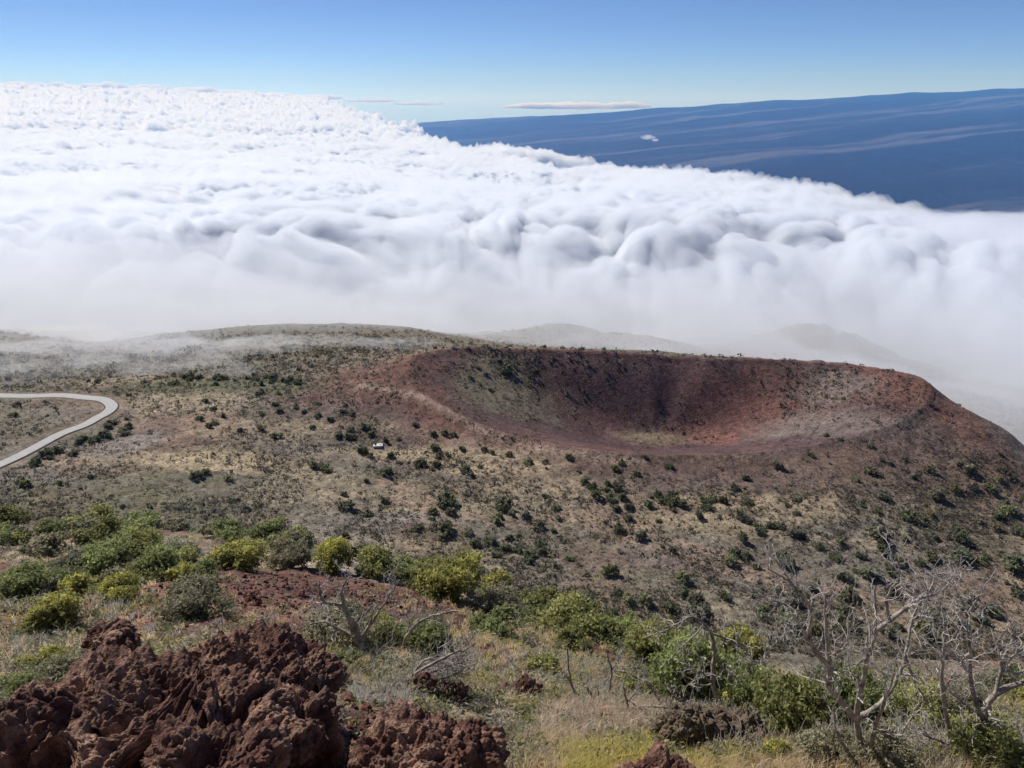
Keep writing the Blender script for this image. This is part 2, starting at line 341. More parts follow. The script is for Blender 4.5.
# ------------------------------------------------------------------ sea of cloud
DZ = [(300, -150), (420, -142), (520, -138), (700, -150), (1000, -185), (1800, -265), (4000, -420), (8000, -610), (15000, -820), (30000, -620), (46000, -260)]
LZ = [(300, -150), (420, -142), (520, -136), (700, -140), (1000, -165), (1800, -215), (4000, -300), (8000, -380), (15000, -420), (30000, 10), (46000, 610)]
EDU = [-300, 300, 370, 430, 480, 620, 690, 750, 860, 940, 1024, 1200]; EDV = [20, 86, 112, 129, 142, 164, 172, 179, 198, 214, 230, 260]
def cloud_top(x, y):
    d = np.hypot(x, y); s = x / y; U = CX + s * F * .94
    ld = np.log(d); za = np.interp(ld, [math.log(a) for a, b in DZ], [b for a, b in DZ]); zl = np.interp(ld, [math.log(a) for a, b in LZ], [b for a, b in LZ])
    w = sstep(560, -40, U); z = za * (1 - w) + zl * w
    amp = np.interp(d, [400, 700, 1000, 1400, 2500, 5000, 9000, 18000, 27000, 40000], [8, 22, 31, 38, 50, 68, 92, 92, 55, 28])
    wx = x + (fbm2(x / 500, y / 500, 3, 401) - .5) * 260; wy = y + (fbm2(x / 500, y / 500, 3, 411) - .5) * 260
    wx = wx + (fbm2(x / 60, y / 60, 2, 403) - .5) * 34; wy = wy + (fbm2(x / 60, y / 60, 2, 413) - .5) * 34
    def puff(s, sd): return np.sqrt(np.clip(1 - (worley2(wx / s, wy / s, sd) * 1.05) ** 2, 0, 1))
    big = puff(620, 1); mid = puff(250, 2); sm = puff(105, 3); ti = puff(45, 7)
    b = big * .3 + mid * .6 * sstep(34000, 16000, d) + puff(1500, 5) * .8 * sstep(8000, 20000, d) + puff(3600, 6) * .5 * sstep(15000, 28000, d) + sm * 1.0 * sstep(19000, 8000, d) + ti * 1.0 * sstep(9000, 4000, d) + .42 * sstep(3200, 1600, d) * puff(21, 9) + (fbm2(x / 1800, y / 1800, 3, 421) - .5) * 1.6
    b_ = (CY - np.interp(U, EDU, EDV)) / F; te = (SP - b_ * CP) / (CP + b_ * SP); t = -za / d
    e = (t - te) * 26 * (1 + d / 14000) + (fbm2(x / 900, y / 900, 4, 431) - .5) * 2.3 + (fbm2(x / 240, y / 240, 3, 433) - .5) * 2.4 * sstep(9000, 3000, d)       # >0 inside the sea of cloud
    b = b - b.mean() + 1.1; z = z + amp * (b - 1.15) * 1.45 * (.6 - .35 * sstep(4500, 8000, d) + (.4 + .35 * sstep(4500, 8000, d)) * sstep(-.3, 1., e))
    return z, e, d, U
def cloud_mat(name, dens, col=(1, 1, 1), an=.2):
    m, nt, out = newmat(name)
    v = N(nt, 'ShaderNodeVolumePrincipled'); v.inputs['Color'].default_value = (*col, 1); v.inputs['Density'].default_value = dens; v.inputs['Anisotropy'].default_value = an
    if name == 'air': v.inputs['Absorption Color'].default_value = (1, 1, 1, 1)
    nt.links.new(v.outputs[0], out.inputs['Volume']); return m
def core_mat():
    m, nt, out = newmat('dense_cloud')
    b = N(nt, 'ShaderNodeBsdfDiffuse'); b.inputs[0].default_value = (.64, .655, .68, 1); nt.links.new(b.outputs[0], out.inputs[0]); return m
def closed(name, x, y, zt, zb, mat):
    nr, nc = x.shape
    v = np.concatenate([np.stack([x, y, zt], -1).reshape(-1, 3), np.stack([x, y, zb], -1).reshape(-1, 3)])
    f = grid_faces(nr, nc); n = nr * nc
    e = np.concatenate([np.arange(nc), np.arange(1, nr) * nc + nc - 1, (nr - 1) * nc + np.arange(nc - 1)[::-1], (np.arange(nr - 1)[::-1] * nc)[:-1]])
    e2 = np.roll(e, -1); side = np.stack([e + n, e2 + n, e2, e], 1)
    return mesh_obj(name, v, np.concatenate([f, f[:, ::-1] + n, side]), mat)
def build_clouds():
    az = np.linspace(-.86, .86, 1000)
    r = np.concatenate([np.geomspace(600, 2500, 260), np.geomspace(2520, 16000, 400), np.geomspace(16200, 44000, 140)])
    A, R = np.meshgrid(az, r); x = R * np.sin(A); y = R * np.cos(A)
    z, e, d, U = cloud_top(x, y)
    th = 60 + d * .012
    zt = z - sstep(.9, -.5, e) * (260 + d * .06) - sstep(1000, 600, d) * 150
    lo = zt - th * 2.2 - 200
    c = closed('clouds', x, y, zt, lo, cloud_mat('cloud', .085, (.89, .915, .95))); tag(c, kind='stuff')
    core_t = zt - 12 - .002 * d
    m = mesh_obj('cloud_core', np.stack([x, y, core_t], -1).reshape(-1, 3), grid_faces(*x.shape), core_mat()); tag(m, kind='stuff')
    n = fbm2(x / 70, y / 70, 3, 441); big = fbm2(x / 420, y / 420, 3, 443); zv = z - sstep(.55, -.9, e) * (260 + d * .06) - sstep(1000, 600, d) * 150 + ((n - .42) * 1.1 + (big - .4)) * (26 + .011 * d)
    vl = closed('cloud_veil', x, y, zv, lo - 20, cloud_mat('torn_veil', .010, (.95, .965, .985))); tag(vl, kind='stuff')
    # thin fog that the deck sends up the slope behind the cone
    az = np.linspace(-.86, .86, 420); r = np.geomspace(300, 1500, 220)
    A, R = np.meshgrid(az, r); x = R * np.sin(A); y = R * np.cos(A); U = CX + x / y * F * .94
    g = height(x, y, False)
    n = fbm2(x / 130, y / 130, 4, 501) ; n2 = fbm2(x / 42, y / 42, 4, 511)
    start = np.interp(U, [-100, 120, 260, 420, 560, 800, 940, 1100], [275, 290, 365, 410, 395, 365, 325, 290])
    k = np.clip((R - start) / 330, 0, 3)
    thick = (k ** 1.15) * 62 + (n - .5) * 40 * np.clip(k * 3, 0, 1) + (n2 - .5) * 34 * np.clip(k * 6, .3, 1) - 3
    top = np.minimum(g + np.maximum(thick, -2), -112 - (R - 400) * .035 + (n - .5) * 30 + (n2 - .5) * 10); top = np.where(thick > 0, np.maximum(top, g - 2), g - 2)
    f = closed('fog', x, y, top, g - 3, cloud_mat('thin_fog', .0082, (.94, .96, 1))); tag(f, kind='stuff')
build_clouds()
def build_wisps():
    import bmesh
    bm = bmesh.new(); bmesh.ops.create_icosphere(bm, subdivisions=5, radius=1); bm.verts.ensure_lookup_table(); sv = np.array([q.co[:] for q in bm.verts]); sf = np.array([[q.index for q in fc.verts] for fc in bm.faces]); bm.free()
    global SPH
    SPH = (sv, sf); r = np.random.default_rng(8); m = cloud_mat('torn_cloud', .010, (.98, .98, .985))
    spots = [(648,137,3.5),(655,140,2.5)]
    mist = [(30,352,20),(95,366,14),(150,372,13),(205,366,16),(262,350,22),(60,338,24),(320,344,16),(180,350,22),(120,346,18),(235,374,9),(10,372,12),(390,346,14),(975,392,14),(1010,402,16),(955,378,12)]
    spots += [(u, v, -s) for u, v, s in mist]; m2 = cloud_mat('ground_mist', .034, (.98, .98, .985))
    for i, (u, v, s) in enumerate(spots):
        d = float(np.interp(u, [480, 620, 750, 860, 1024], [11000, 7000, 3900, 2800, 2000])) * r.uniform(.95, 1.1); c = P(u, v, d=d); k = s * d * 1.02 / F
        if s < 0: c = hit(u, v); c[2] += 1.5; k = -s * c[1] * 1.25 / F
        p = sv * [k * r.uniform(1., 1.7) * (1.5 if s < 0 else 1), k * r.uniform(.9, 1.6), k * r.uniform(.4, .62)]; q = sv * 1.6 + i * 7
        n = (vn3(q, 1) - .5) * .7 + (.6 - worley3(q * 1.5, 2)) * .5 + (.6 - worley3(q * 3.6, 3)) * .3
        if s < 0: p = p * [1, 1, .42]
        p = p * (1 + n[:, None] * 1.25); o = mesh_obj('cloud' if s > 0 else 'mist', p, sf, m if s > 0 else m2); o.location = c; tag(o, kind='stuff')
def build_far_banks():
    r = np.random.default_rng(4); sv, sf = SPH; m = cloud_mat('far_cumulus', .006, (1, 1, 1), 0)
    for i, (u, v, wd, ht) in enumerate([(575,107,72,3.6),(540,107,34,3),(625,105,24,2.2),(20,86,26,3.5),(60,87,22,3),(105,88,26,4),(150,90,24,3.5),(195,92,26,4),(235,94,16,3),(270,96,24,3),(320,98,22,2.6),(370,101,24,2.4),(420,104,26,2)]):
        d = 42500.; c = P(u, v, d=d); p = sv * [wd * d / F, ht * 2.2 * d / F, ht * d / F]; q = p / [900, 900, 500] + i * 9; n = (.6 - worley3(q, 3)) * .9 + (.6 - worley3(q * 2.3, 5)) * .6
        p = p + sv * n[:, None] * ht * d / F * 1.1; p[:, 2] = np.where(p[:, 2] < 0, p[:, 2] * .45, p[:, 2]); o = mesh_obj('cloud', p, sf, m); o.location = c; tag(o, kind='stuff')
build_wisps()
build_far_banks()
def build_haze():
    v = np.array([(sx * 46000, sy * 46000, z) for z in (-1950, 1300) for sx, sy in ((-1, -1), (1, -1), (1, 1), (-1, 1))], float)
    fc = np.array([(0, 3, 2, 1), (4, 5, 6, 7), (0, 1, 5, 4), (1, 2, 6, 5), (2, 3, 7, 6), (3, 0, 4, 7)])
    o = mesh_obj('haze', v, fc, cloud_mat('air', HAZE, (.12, .39, 1), 0), smooth=False); tag(o, kind='stuff')
HAZE = 3.3e-5
build_haze()


# ------------------------------------------------------------------ road and slab
def plain_mat(name, col, rough=.9, ns=2., lo=.8, hi=1.2, bump=None):
    m, nt, out = newmat(name); tc = N(nt, 'ShaderNodeTexCoord'); rgb = N(nt, 'ShaderNodeRGB'); rgb.outputs[0].default_value = (*col, 1)
    n = noise_node(nt, ns, 4, .6, tc.outputs['Object']); c = mul_noise(nt, rgb.outputs[0], n.outputs[0], lo, hi)
    b = N(nt, 'ShaderNodeBsdfPrincipled'); b.inputs['Roughness'].default_value = rough; b.inputs['Specular IOR Level'].default_value = .2; nt.links.new(c, b.inputs['Base Color'])
    if bump:
        bp = N(nt, 'ShaderNodeBump'); bp.inputs['Distance'].default_value = bump; nt.links.new(n.outputs[0], bp.inputs['Height']); nt.links.new(bp.outputs[0], b.inputs['Normal'])
    nt.links.new(b.outputs[0], out.inputs[0]); return m
def ribbon(pts, w, dz, thick):
    t = np.gradient(pts, axis=0); t /= np.linalg.norm(t, axis=1)[:, None] + 1e-9; n = np.stack([-t[:, 1], t[:, 0]], 1)
    z = height(pts[:, 0], pts[:, 1], False); z = np.convolve(np.pad(z, 2, mode='edge'), np.ones(5) / 5, 'valid') + dz
    L = pts + n * w / 2; R = pts - n * w / 2
    rows = [np.column_stack([L, z]), np.column_stack([R, z]), np.column_stack([R, z - thick]), np.column_stack([L, z - thick])]
    v = np.stack(rows, 1).reshape(-1, 3); f = []
    for i in range(len(pts) - 1):
        a = i * 4; b = a + 4
        f += [(a, a + 1, b + 1, b), (a + 1, a + 2, b + 2, b + 1), (a + 2, a + 3, b + 3, b + 2), (a + 3, a, b, b + 3)]
    return v, np.array(f)
def build_road():
    v, f = ribbon(ROAD, 5., .12, .7); o = mesh_obj('road_shoulder', v, f, plain_mat('cinder_gravel', (.07, .055, .05), 1, 1.5), smooth=False); tag(o, kind='structure')
    v, f = ribbon(ROAD, 4.1, .26, .6); o = mesh_obj('road', v, f, plain_mat('worn_asphalt', (.38, .37, .37), .85, .5, .9, 1.1), smooth=False); tag(o, kind='structure')
    v, f = ribbon(ROAD, .16, .264, .05); o = mesh_obj('road_marking', v, f, plain_mat('line_paint', (.5, .42, .15), .7), smooth=False); tag(o, kind='structure')
build_road()
def bevel_box(sx, sy, sz, b=.06):
    import bmesh
    bm = bmesh.new(); bmesh.ops.create_cube(bm, size=1); bmesh.ops.scale(bm, vec=(sx, sy, sz), verts=bm.verts); bmesh.ops.bevel(bm, geom=bm.edges[:], offset=b, segments=2, affect='EDGES'); return bm
def bm_obj(name, bm, mat, parent=None, loc=(0, 0, 0)):
    me = bpy.data.meshes.new(name); bm.to_mesh(me); bm.free(); me.materials.append(mat); o = bpy.data.objects.new(name, me); COL.objects.link(o); o.location = loc; o.parent = parent; return o
p = hit(378, 446); e = bpy.data.objects.new('concrete_slab', None); COL.objects.link(e); e.location = p; e.rotation_euler[2] = .15
tag(e, 'pale flat concrete slab lying on the plain beside a dark rounded shrub', 'slab'); cm = plain_mat('pale_concrete', (.62, .6, .56), .8, 3, .85, 1.1)
bm_obj('plinth', bevel_box(3., 1.9, .5), cm, e, (0, 0, .1)); bm_obj('top_plate', bevel_box(3.3, 2.2, .14, .04), cm, e, (0, 0, .42)); bm_obj('hatch', bevel_box(.8, .8, .12, .03), plain_mat('galvanised', (.45, .46, .47), .5), e, (.8, 0, .55))

# ------------------------------------------------------------------ foliage
def leaf_mat(name, rough=.7, trans=.45, rnd=.25):
    m, nt, out = newmat(name); at = N(nt, 'ShaderNodeAttribute', attribute_name='Col'); oi = N(nt, 'ShaderNodeObjectInfo'); L = nt.links.new
    mr = N(nt, 'ShaderNodeMapRange'); mr.inputs['To Min'].default_value = 1 - rnd; mr.inputs['To Max'].default_value = 1 + rnd; L(oi.outputs['Random'], mr.inputs['Value'])
    vm = N(nt, 'ShaderNodeVectorMath', operation='SCALE'); L(at.outputs['Color'], vm.inputs[0]); L(mr.outputs[0], vm.inputs['Scale'])
    d = N(nt, 'ShaderNodeBsdfPrincipled'); d.inputs['Roughness'].default_value = rough; d.inputs['Specular IOR Level'].default_value = .25; L(vm.outputs[0], d.inputs['Base Color'])
    t = N(nt, 'ShaderNodeBsdfTranslucent'); L(vm.outputs[0], t.inputs[0]); mx = N(nt, 'ShaderNodeMixShader'); mx.inputs[0].default_value = trans; L(d.outputs[0], mx.inputs[1]); L(t.outputs[0], mx.inputs[2]); L(mx.outputs[0], out.inputs[0]); return m
LEAF = leaf_mat('leaves'); STRAWM = leaf_mat('straw', .6, .55, 0); BARK = plain_mat('bark', (.12, .095, .075), .9, 12, .6, 1.4, .02); DEADWOOD = plain_mat('weathered_wood', (.21, .18, .155), .85, 7, .35, 2.4, .02); TWIG = plain_mat('bleached_twig', (.42, .385, .35), .8, 3, .45, 1.4)
def tubes(paths, seg=5):            # paths: list of (points (n,3), radii (n))
    V = []; Fc = []; o = 0
    for pts, rad in paths:
        pts = np.asarray(pts, float); t = np.gradient(pts, axis=0); t /= np.linalg.norm(t, axis=1)[:, None] + 1e-9
        ref = np.array([.31, .95, .05]) if abs(t[0, 1]) < .8 else np.array([1., 0, .1]); a = np.cross(t, ref); a /= np.linalg.norm(a, axis=1)[:, None] + 1e-9; b = np.cross(t, a)
        an = np.arange(seg) / seg * 2 * np.pi
        ring = pts[:, None] + (a[:, None] * np.cos(an)[None, :, None] + b[:, None] * np.sin(an)[None, :, None]) * np.asarray(rad)[:, None, None]
        V.append(ring.reshape(-1, 3)); n = len(pts)
        i = np.arange(n - 1)[:, None] * seg + np.arange(seg)[None]; j = np.arange(n - 1)[:, None] * seg + (np.arange(seg)[None] + 1) % seg
        Fc.append(np.stack([i, j, j + seg, i + seg], -1).reshape(-1, 4) + o); o += n * seg
    return np.concatenate(V), np.concatenate(Fc)
def spline(pts, sub):
    p = np.asarray(pts, float); out = []
    for i in range(len(p) - 1):
        p0 = p[max(i - 1, 0)]; p1 = p[i]; p2 = p[i + 1]; p3 = p[min(i + 2, len(p) - 1)]
        for k in range(sub):
            t = k / sub; out.append(.5 * (2 * p1 + (p2 - p0) * t + (2 * p0 - 5 * p1 + 4 * p2 - p3) * t * t + (-p0 + 3 * p1 - 3 * p2 + p3) * t ** 3))
    out.append(p[-1]); return np.array(out)
def unit(v): return v / (np.linalg.norm(v, axis=-1, keepdims=True) + 1e-9)
def leaves(c, size, outward, cols, r, flat=.4, long=1.6):
    n = len(c); nrm = unit(outward * flat + r.normal(size=(n, 3)) * .6 + [0, 0, .3]); a = unit(np.cross(nrm, r.normal(size=(n, 3)))); b = np.cross(nrm, a)
    s = size * r.uniform(.6, 1.35, n)[:, None]
    v = np.stack([c - a * s * .5 * long, c - b * s * .35, c + a * s * .5 * long, c + b * s * .35], 1).reshape(-1, 3)
    return v, np.arange(n * 4).reshape(-1, 4), np.repeat(cols, 4, 0)
def crown(r, w, h, nl, leafn, leafs, col, tip, tipk=.5, nlobe=None, sparse=.0):
    """uneven crown about w wide and h tall standing on z=0: returns leaf mesh and stem paths"""
    nlobe = nlobe or nl; cs = []; 
    for i in range(nlobe):
        a = r.uniform(0, 2 * math.pi); q = r.uniform(.1, 1) ** .6; zz = h * r.uniform(.3, .78) * (1 - .35 * q * q)
        cs.append([math.cos(a) * q * w * .34, math.sin(a) * q * w * .34, zz, w * r.uniform(.13, .24), h * r.uniform(.14, .26)])
    cs = np.array(cs); k = r.integers(0, nlobe, leafn); d = unit(r.normal(size=(leafn, 3))); d[:, 2] = np.where(d[:, 2] < -.3, -d[:, 2], d[:, 2])
    rad = r.uniform(.35, 1.08, leafn) ** .6
    c = cs[k, :3] + d * rad[:, None] * np.stack([cs[k, 3], cs[k, 3], cs[k, 4]], 1)
    # sub-clumps pull the leaves together so that gaps open between them
    sub = cs[:, None, :3] + unit(r.normal(size=(nlobe, 14, 3))) * np.stack([cs[:, 3], cs[:, 3], cs[:, 4]], 1)[:, None] * r.uniform(.75, 1.2, (nlobe, 14, 1)); j = r.integers(0, 14, leafn)
    pull = sub[k, j] + r.normal(size=(leafn, 3)) * w * .035; m = r.random(leafn) < .7; c = np.where(m[:, None], pull, c); c[:, 2] = np.maximum(c[:, 2], .03 * h)
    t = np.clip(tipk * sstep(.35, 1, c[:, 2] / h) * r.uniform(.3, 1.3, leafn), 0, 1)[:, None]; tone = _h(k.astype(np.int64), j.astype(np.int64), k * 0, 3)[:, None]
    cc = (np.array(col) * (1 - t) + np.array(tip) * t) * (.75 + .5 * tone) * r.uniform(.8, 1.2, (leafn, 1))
    ns = int(leafn * .16); q = r.integers(0, nlobe, ns // 9 + 1); sd_ = unit(r.normal(size=(len(q), 3)) + [0, 0, .5]); kk = np.repeat(np.arange(len(q)), 9)[:ns]; tt = r.uniform(.9, 1.75, ns)     # sprigs standing out of the crown
    c[:ns] = cs[q[kk], :3] + sd_[kk] * tt[:, None] * np.stack([cs[q[kk], 3], cs[q[kk], 3], cs[q[kk], 4]], 1) + r.normal(size=(ns, 3)) * w * .01; c[:, 2] = np.maximum(c[:, 2], .02 * h)
    L = leaves(c, leafs, unit(c - [0, 0, h * .3]), cc, r)
    st = []
    for q in cs:
        mid = q[:3] * [.35, .35, .45] + r.normal(size=3) * w * .03; p = spline([[r.normal() * .03 * w, r.normal() * .03 * w, -.15 * h], mid, q[:3]], 4); st.append((p, np.linspace(w * .018, w * .004, len(p))))
        for _ in range(4):
            e = q[:3] + unit(r.normal(size=3)) * [q[3], q[3], q[4]] * 1.15; e[2] = max(e[2], .1 * h); p2 = spline([mid, (mid + e) / 2 + r.normal(size=3) * w * .03, e], 3); st.append((p2, np.linspace(w * .008, w * .002, len(p2))))
    return L, st
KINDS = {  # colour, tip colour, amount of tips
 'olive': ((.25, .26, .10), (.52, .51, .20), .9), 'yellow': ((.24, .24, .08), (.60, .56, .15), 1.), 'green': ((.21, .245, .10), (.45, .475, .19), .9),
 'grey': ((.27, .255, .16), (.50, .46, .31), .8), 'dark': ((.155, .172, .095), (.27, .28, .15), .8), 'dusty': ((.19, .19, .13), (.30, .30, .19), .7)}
def shrub_proto(kind, seed, leafn, leafs, w=1., h=.7, nlobe=9, stems=True):
    r = np.random.default_rng(seed); c, t, k = KINDS[kind]; (v, f, cc), st = crown(r, w, h, nlobe, leafn, leafs, c, t, k)
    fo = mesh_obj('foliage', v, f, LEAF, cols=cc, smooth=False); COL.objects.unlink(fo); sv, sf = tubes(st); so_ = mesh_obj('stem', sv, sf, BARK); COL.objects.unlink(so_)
    return fo.data, so_.data
PROTO = {}
def place_shrub(name, kind, res, loc, w, h, rot, label, cat='shrub', group=None, stems=True, var=0):
    key = (kind, res, var)
    if key not in PROTO:
        n, ls = {'near': (9000, .034), 'mid': (3200, .05), 'far': (420, .13)}[res]
        PROTO[key] = shrub_proto(kind, hash(kind) % 1 + 11 * var + len(kind) * 3 + {'near': 1, 'mid': 2, 'far': 3}[res], n, ls, nlobe={'near': 12, 'mid': 9, 'far': 6}[res])
    fd, sd_ = PROTO[key]
    if stems:
        e = bpy.data.objects.new(name, None); COL.objects.link(e)
        for nm, dt in (('foliage', fd), ('stem', sd_)):
            o = bpy.data.objects.new(nm, dt); COL.objects.link(o); o.parent = e
    else:
        e = bpy.data.objects.new(name, fd); COL.objects.link(e)
    e.location = loc; e.scale = (w, w, h / .7); e.rotation_euler[2] = rot; tag(e, label, cat, group); return e

NEARSHRUBS = [ # column, base row, width px, height px, kind, label
 (16,600,56,34,'green','bright green bushy shrub at the end of the green thicket'),
 (52,592,46,26,'green','mid green shrub behind the small yellow shrub on the slope'),
 (72,600,36,24,'yellow','small golden yellow shrub in front of the green thicket'),
 (113,604,46,32,'yellow','yellow-green shrub just above the dark lava boulder'),
 (45,634,60,36,'yellow','wide yellow shrub on the ashy slope beside the boulder'),
 (98,566,54,28,'green','large green shrub in the middle of the thicket'),
 (130,556,48,30,'olive','olive green shrub at the upper edge of the thicket'),
 (152,580,48,32,'green','rounded green shrub between the thicket and the red cinder'),
 (172,566,42,28,'dusty','dusty dark shrub at the upper corner of the thicket'),
 (62,572,42,20,'dusty','low grey-green shrub above the thicket'),
 (28,556,30,15,'dusty','small dusty shrub beside the dark cinder mound'),
 (187,618,74,36,'grey','wide pale grey shrub with thin bare stems behind the boulder'),
 (230,570,64,30,'yellow','broad shrub with yellow top at the edge of the red cinder'),
 (196,582,34,22,'green','little green shrub beside the yellow topped shrub'),
 (286,568,44,30,'grey','grey-green shrub standing at the crest above the red cinder'),
 (284,545,26,14,'yellow','tiny bright yellow-green shrub poking up behind the crest'),
 (330,571,44,30,'yellow','yellow-green shrub on the crest next to the grey-green one'),
 (376,577,46,30,'olive','olive shrub on the crest above the leaning dead tree'),
 (404,580,32,20,'green','small green shrub tucked beside the big round shrub'),
 (455,604,72,54,'yellow','big round shrub with yellow-green crown and dark base on the crest'),
 (424,592,40,30,'olive','olive shrub leaning against the big round shrub'),
 (502,616,54,32,'grey','pale grey-olive shrub downhill of the big round shrub'),
 (570,638,74,46,'olive','wide olive shrub at the shoulder of the hillside'),
 (618,650,54,38,'green','green shrub beside the wide olive shrub on the shoulder'),
 (655,668,60,52,'olive','tall olive shrub behind the bare sticks'),
 (700,704,84,84,'green','large leafy green shrub behind the twisted pale dead trunk'),
 (742,668,56,46,'yellow','yellow-green shrub beyond the dead trunks'),
 (36,672,52,26,'yellow','low yellow-green shrub beside the lava outcrop'),
 (64,690,66,26,'grey','pale low shrub against the lava outcrop'),
 (10,700,44,28,'green','sparse green shrub at the very edge of the ashy slope'),
 (335,648,70,44,'grey','pale grey shrub behind the leaning dead tree'),
 (420,652,64,34,'green','fresh green shrub behind the fallen dead branches'),
 (375,645,50,36,'olive','olive shrub growing through the leaning dead tree'),
 (345,672,36,16,'green','small green tuft shrub at the foot of the leaning dead tree'),
 (546,676,38,22,'olive','small olive shrub alone in the dry grass'),
 (640,700,36,24,'olive','little olive shrub among the bare sticks'),
 (795,740,80,80,'olive','tall olive shrub behind the big forked dead tree'),
 (758,716,56,56,'green','green shrub behind the low mossy lava rock'),
 (872,736,74,74,'green','green shrub tangled in the limbs of the big forked dead tree'),
 (925,742,66,60,'olive','olive shrub between the two large dead trees'),
 (1002,765,70,50,'olive','bushy olive shrub under the leaning dead tree at the picture edge'),
 (965,722,52,40,'grey','greyish shrub behind the tangle of dead branches'),
 (840,696,54,36,'dusty','dusty shrub down the slope behind the forked dead tree'),
 (1010,700,50,30,'dusty','dusty shrub on the slope beyond the dead trees'),
 (838,768,60,40,'grey','pale brushy shrub hiding the foot of the big forked dead tree'),
 (896,772,64,44,'grey','brushy grey shrub beside the foot of the big forked dead tree'),
 (780,764,36,26,'yellow','small yellow shrub in the dry grass near the forked dead tree'),
]
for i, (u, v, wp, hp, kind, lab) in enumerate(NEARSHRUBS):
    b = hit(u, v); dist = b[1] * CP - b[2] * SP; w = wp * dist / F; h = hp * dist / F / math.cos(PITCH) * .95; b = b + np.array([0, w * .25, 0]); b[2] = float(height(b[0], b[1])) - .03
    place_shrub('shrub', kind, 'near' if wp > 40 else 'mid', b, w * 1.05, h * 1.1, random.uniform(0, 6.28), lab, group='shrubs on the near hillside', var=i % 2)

r_ = np.random.default_rng(31)
for i in range(74):                                   # the belt of scrub along the crest and down the shoulder
    if i < 30: u = r_.uniform(-20, 480); v = float(np.interp(u, UC, VC)) + r_.uniform(4, 20); nm = 'low yellow-green shrub in the belt of scrub along the crest of the hillside'
    elif i < 44: u = r_.uniform(0, 210); v = r_.uniform(550, 600); nm = 'bushy green shrub of the dense thicket above the lava boulder'
    else: u = r_.uniform(480, 1040); v = float(np.interp(u, UC, VC)) + r_.uniform(0, 45); nm = 'leafy olive shrub of the belt of scrub below the dead trees'
    if 200 < u < 380 and v > 560: continue
    b = hit(u, v); dist = b[1] * CP - b[2] * SP; wp = r_.uniform(26, 46) * (1 if i < 44 else 1.25); w = wp * dist / F; b[2] -= .04
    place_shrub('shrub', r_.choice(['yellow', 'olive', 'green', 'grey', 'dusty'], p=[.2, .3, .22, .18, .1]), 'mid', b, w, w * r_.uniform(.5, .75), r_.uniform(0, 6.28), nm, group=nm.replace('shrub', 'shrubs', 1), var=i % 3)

# ---- shrubs of the plain
MIDB = [(366,428,13,9),(372,437,10,8),(352,415,9,6),(343,412,8,5),(387,442,8,8),(399,440,6,5),(416,426,7,6),(434,436,9,7),(444,434,9,8),(453,436,8,7),(437,449,14,9),(462,450,9,7),(448,456,8,6),(421,465,11,9),(436,466,11,9),(465,472,12,10),(473,476,10,7),(480,468,7,5),
 (484,450,7,6),(491,454,8,6),(362,452,14,9),(371,457,8,6),(391,458,9,8),(401,464,6,5),(350,438,12,8),(340,437,12,7),(330,420,9,6),(318,417,9,6),(305,413,8,5),(312,428,8,5),(296,408,8,6),(280,412,9,6),(275,405,9,6),(262,415,8,6),(208,428,10,7),(215,424,9,6),(200,420,9,7),(222,417,8,6),(213,410,9,6),(205,402,9,6),
 (583,482,12,8),(592,488,13,9),(596,497,15,12),(606,486,10,8),(618,490,12,9),(610,500,14,10),(622,498,11,9),(628,508,12,9),(648,506,12,10),(656,498,13,11),(663,503,14,12),(672,505,13,11),(681,505,12,9),(704,503,14,11),(706,510,13,10),(722,503,12,9),(735,489,13,8),(748,504,14,8),(697,517,12,9),(740,515,12,8),
 (615,470,11,9),(636,476,10,7),(619,530,13,12),(628,520,11,8),(740,541,15,14),(735,554,14,9),(745,557,13,8),(800,538,12,9),(820,548,12,7),(861,557,13,9),(842,544,12,9),(881,533,14,9),(960,540,20,15),(955,530,8,6),(883,551,20,10),(920,565,13,8),(870,575,25,14),(890,573,16,10),(838,560,14,8),(925,520,9,6),(787,506,9,6),(797,500,9,5),
 (445,540,14,9),(475,545,15,9),(490,543,14,9),(505,550,15,11),(518,552,14,10),(530,556,15,12),(541,554,12,11),(528,562,13,9),(496,556,12,8),(510,540,11,7),(540,545,12,8),(570,560,11,7),(585,575,9,6),(545,517-20,10,6),(556,508,10,6),(560,520,9,6),(418,530,13,8),(432,520,8,5),(686,596,16,12),(690,610,13,9),(725,598,15,10),(670,608,14,9),
 (757,568,10,6),(763,614,22,9),(775,592,12,7),(506,372,16,11),(470,378,7,5),(486,376,7,5),(478,368,6,4),(490,390,6,4),(500,362,7,4),(930,405,7,5),(948,398,8,5),(965,407,9,5),(980,414,9,6),(993,420,8,5),(1006,425,8,5),(1018,432,8,5),
 (870,447,8,5),(825,436,8,5),(840,440,7,4),(810,455,7,5),(890,465,8,5),(905,460,8,5),(1003,470,8,6),(1012,478,9,6),(1000,455,7,5)]
for k in range(15): MIDB.append((122 - k * 5.1 + random.uniform(-9, 9), 414 + k * 2.3 + random.uniform(0, 13) + 5, random.uniform(8, 13), random.uniform(6, 9)))      # below the road
for k in range(34): MIDB.append((170 + random.uniform(0, 130), 380 + random.uniform(-4, 5), random.uniform(6, 10), random.uniform(5, 7)))
for k in range(10): MIDB.append((430 + k * 19 + random.uniform(-6, 6), 348 + abs(k - 4) * .4 + random.uniform(-1, 1), random.uniform(4, 7), random.uniform(3, 5)))
r_ = np.random.default_rng(99)
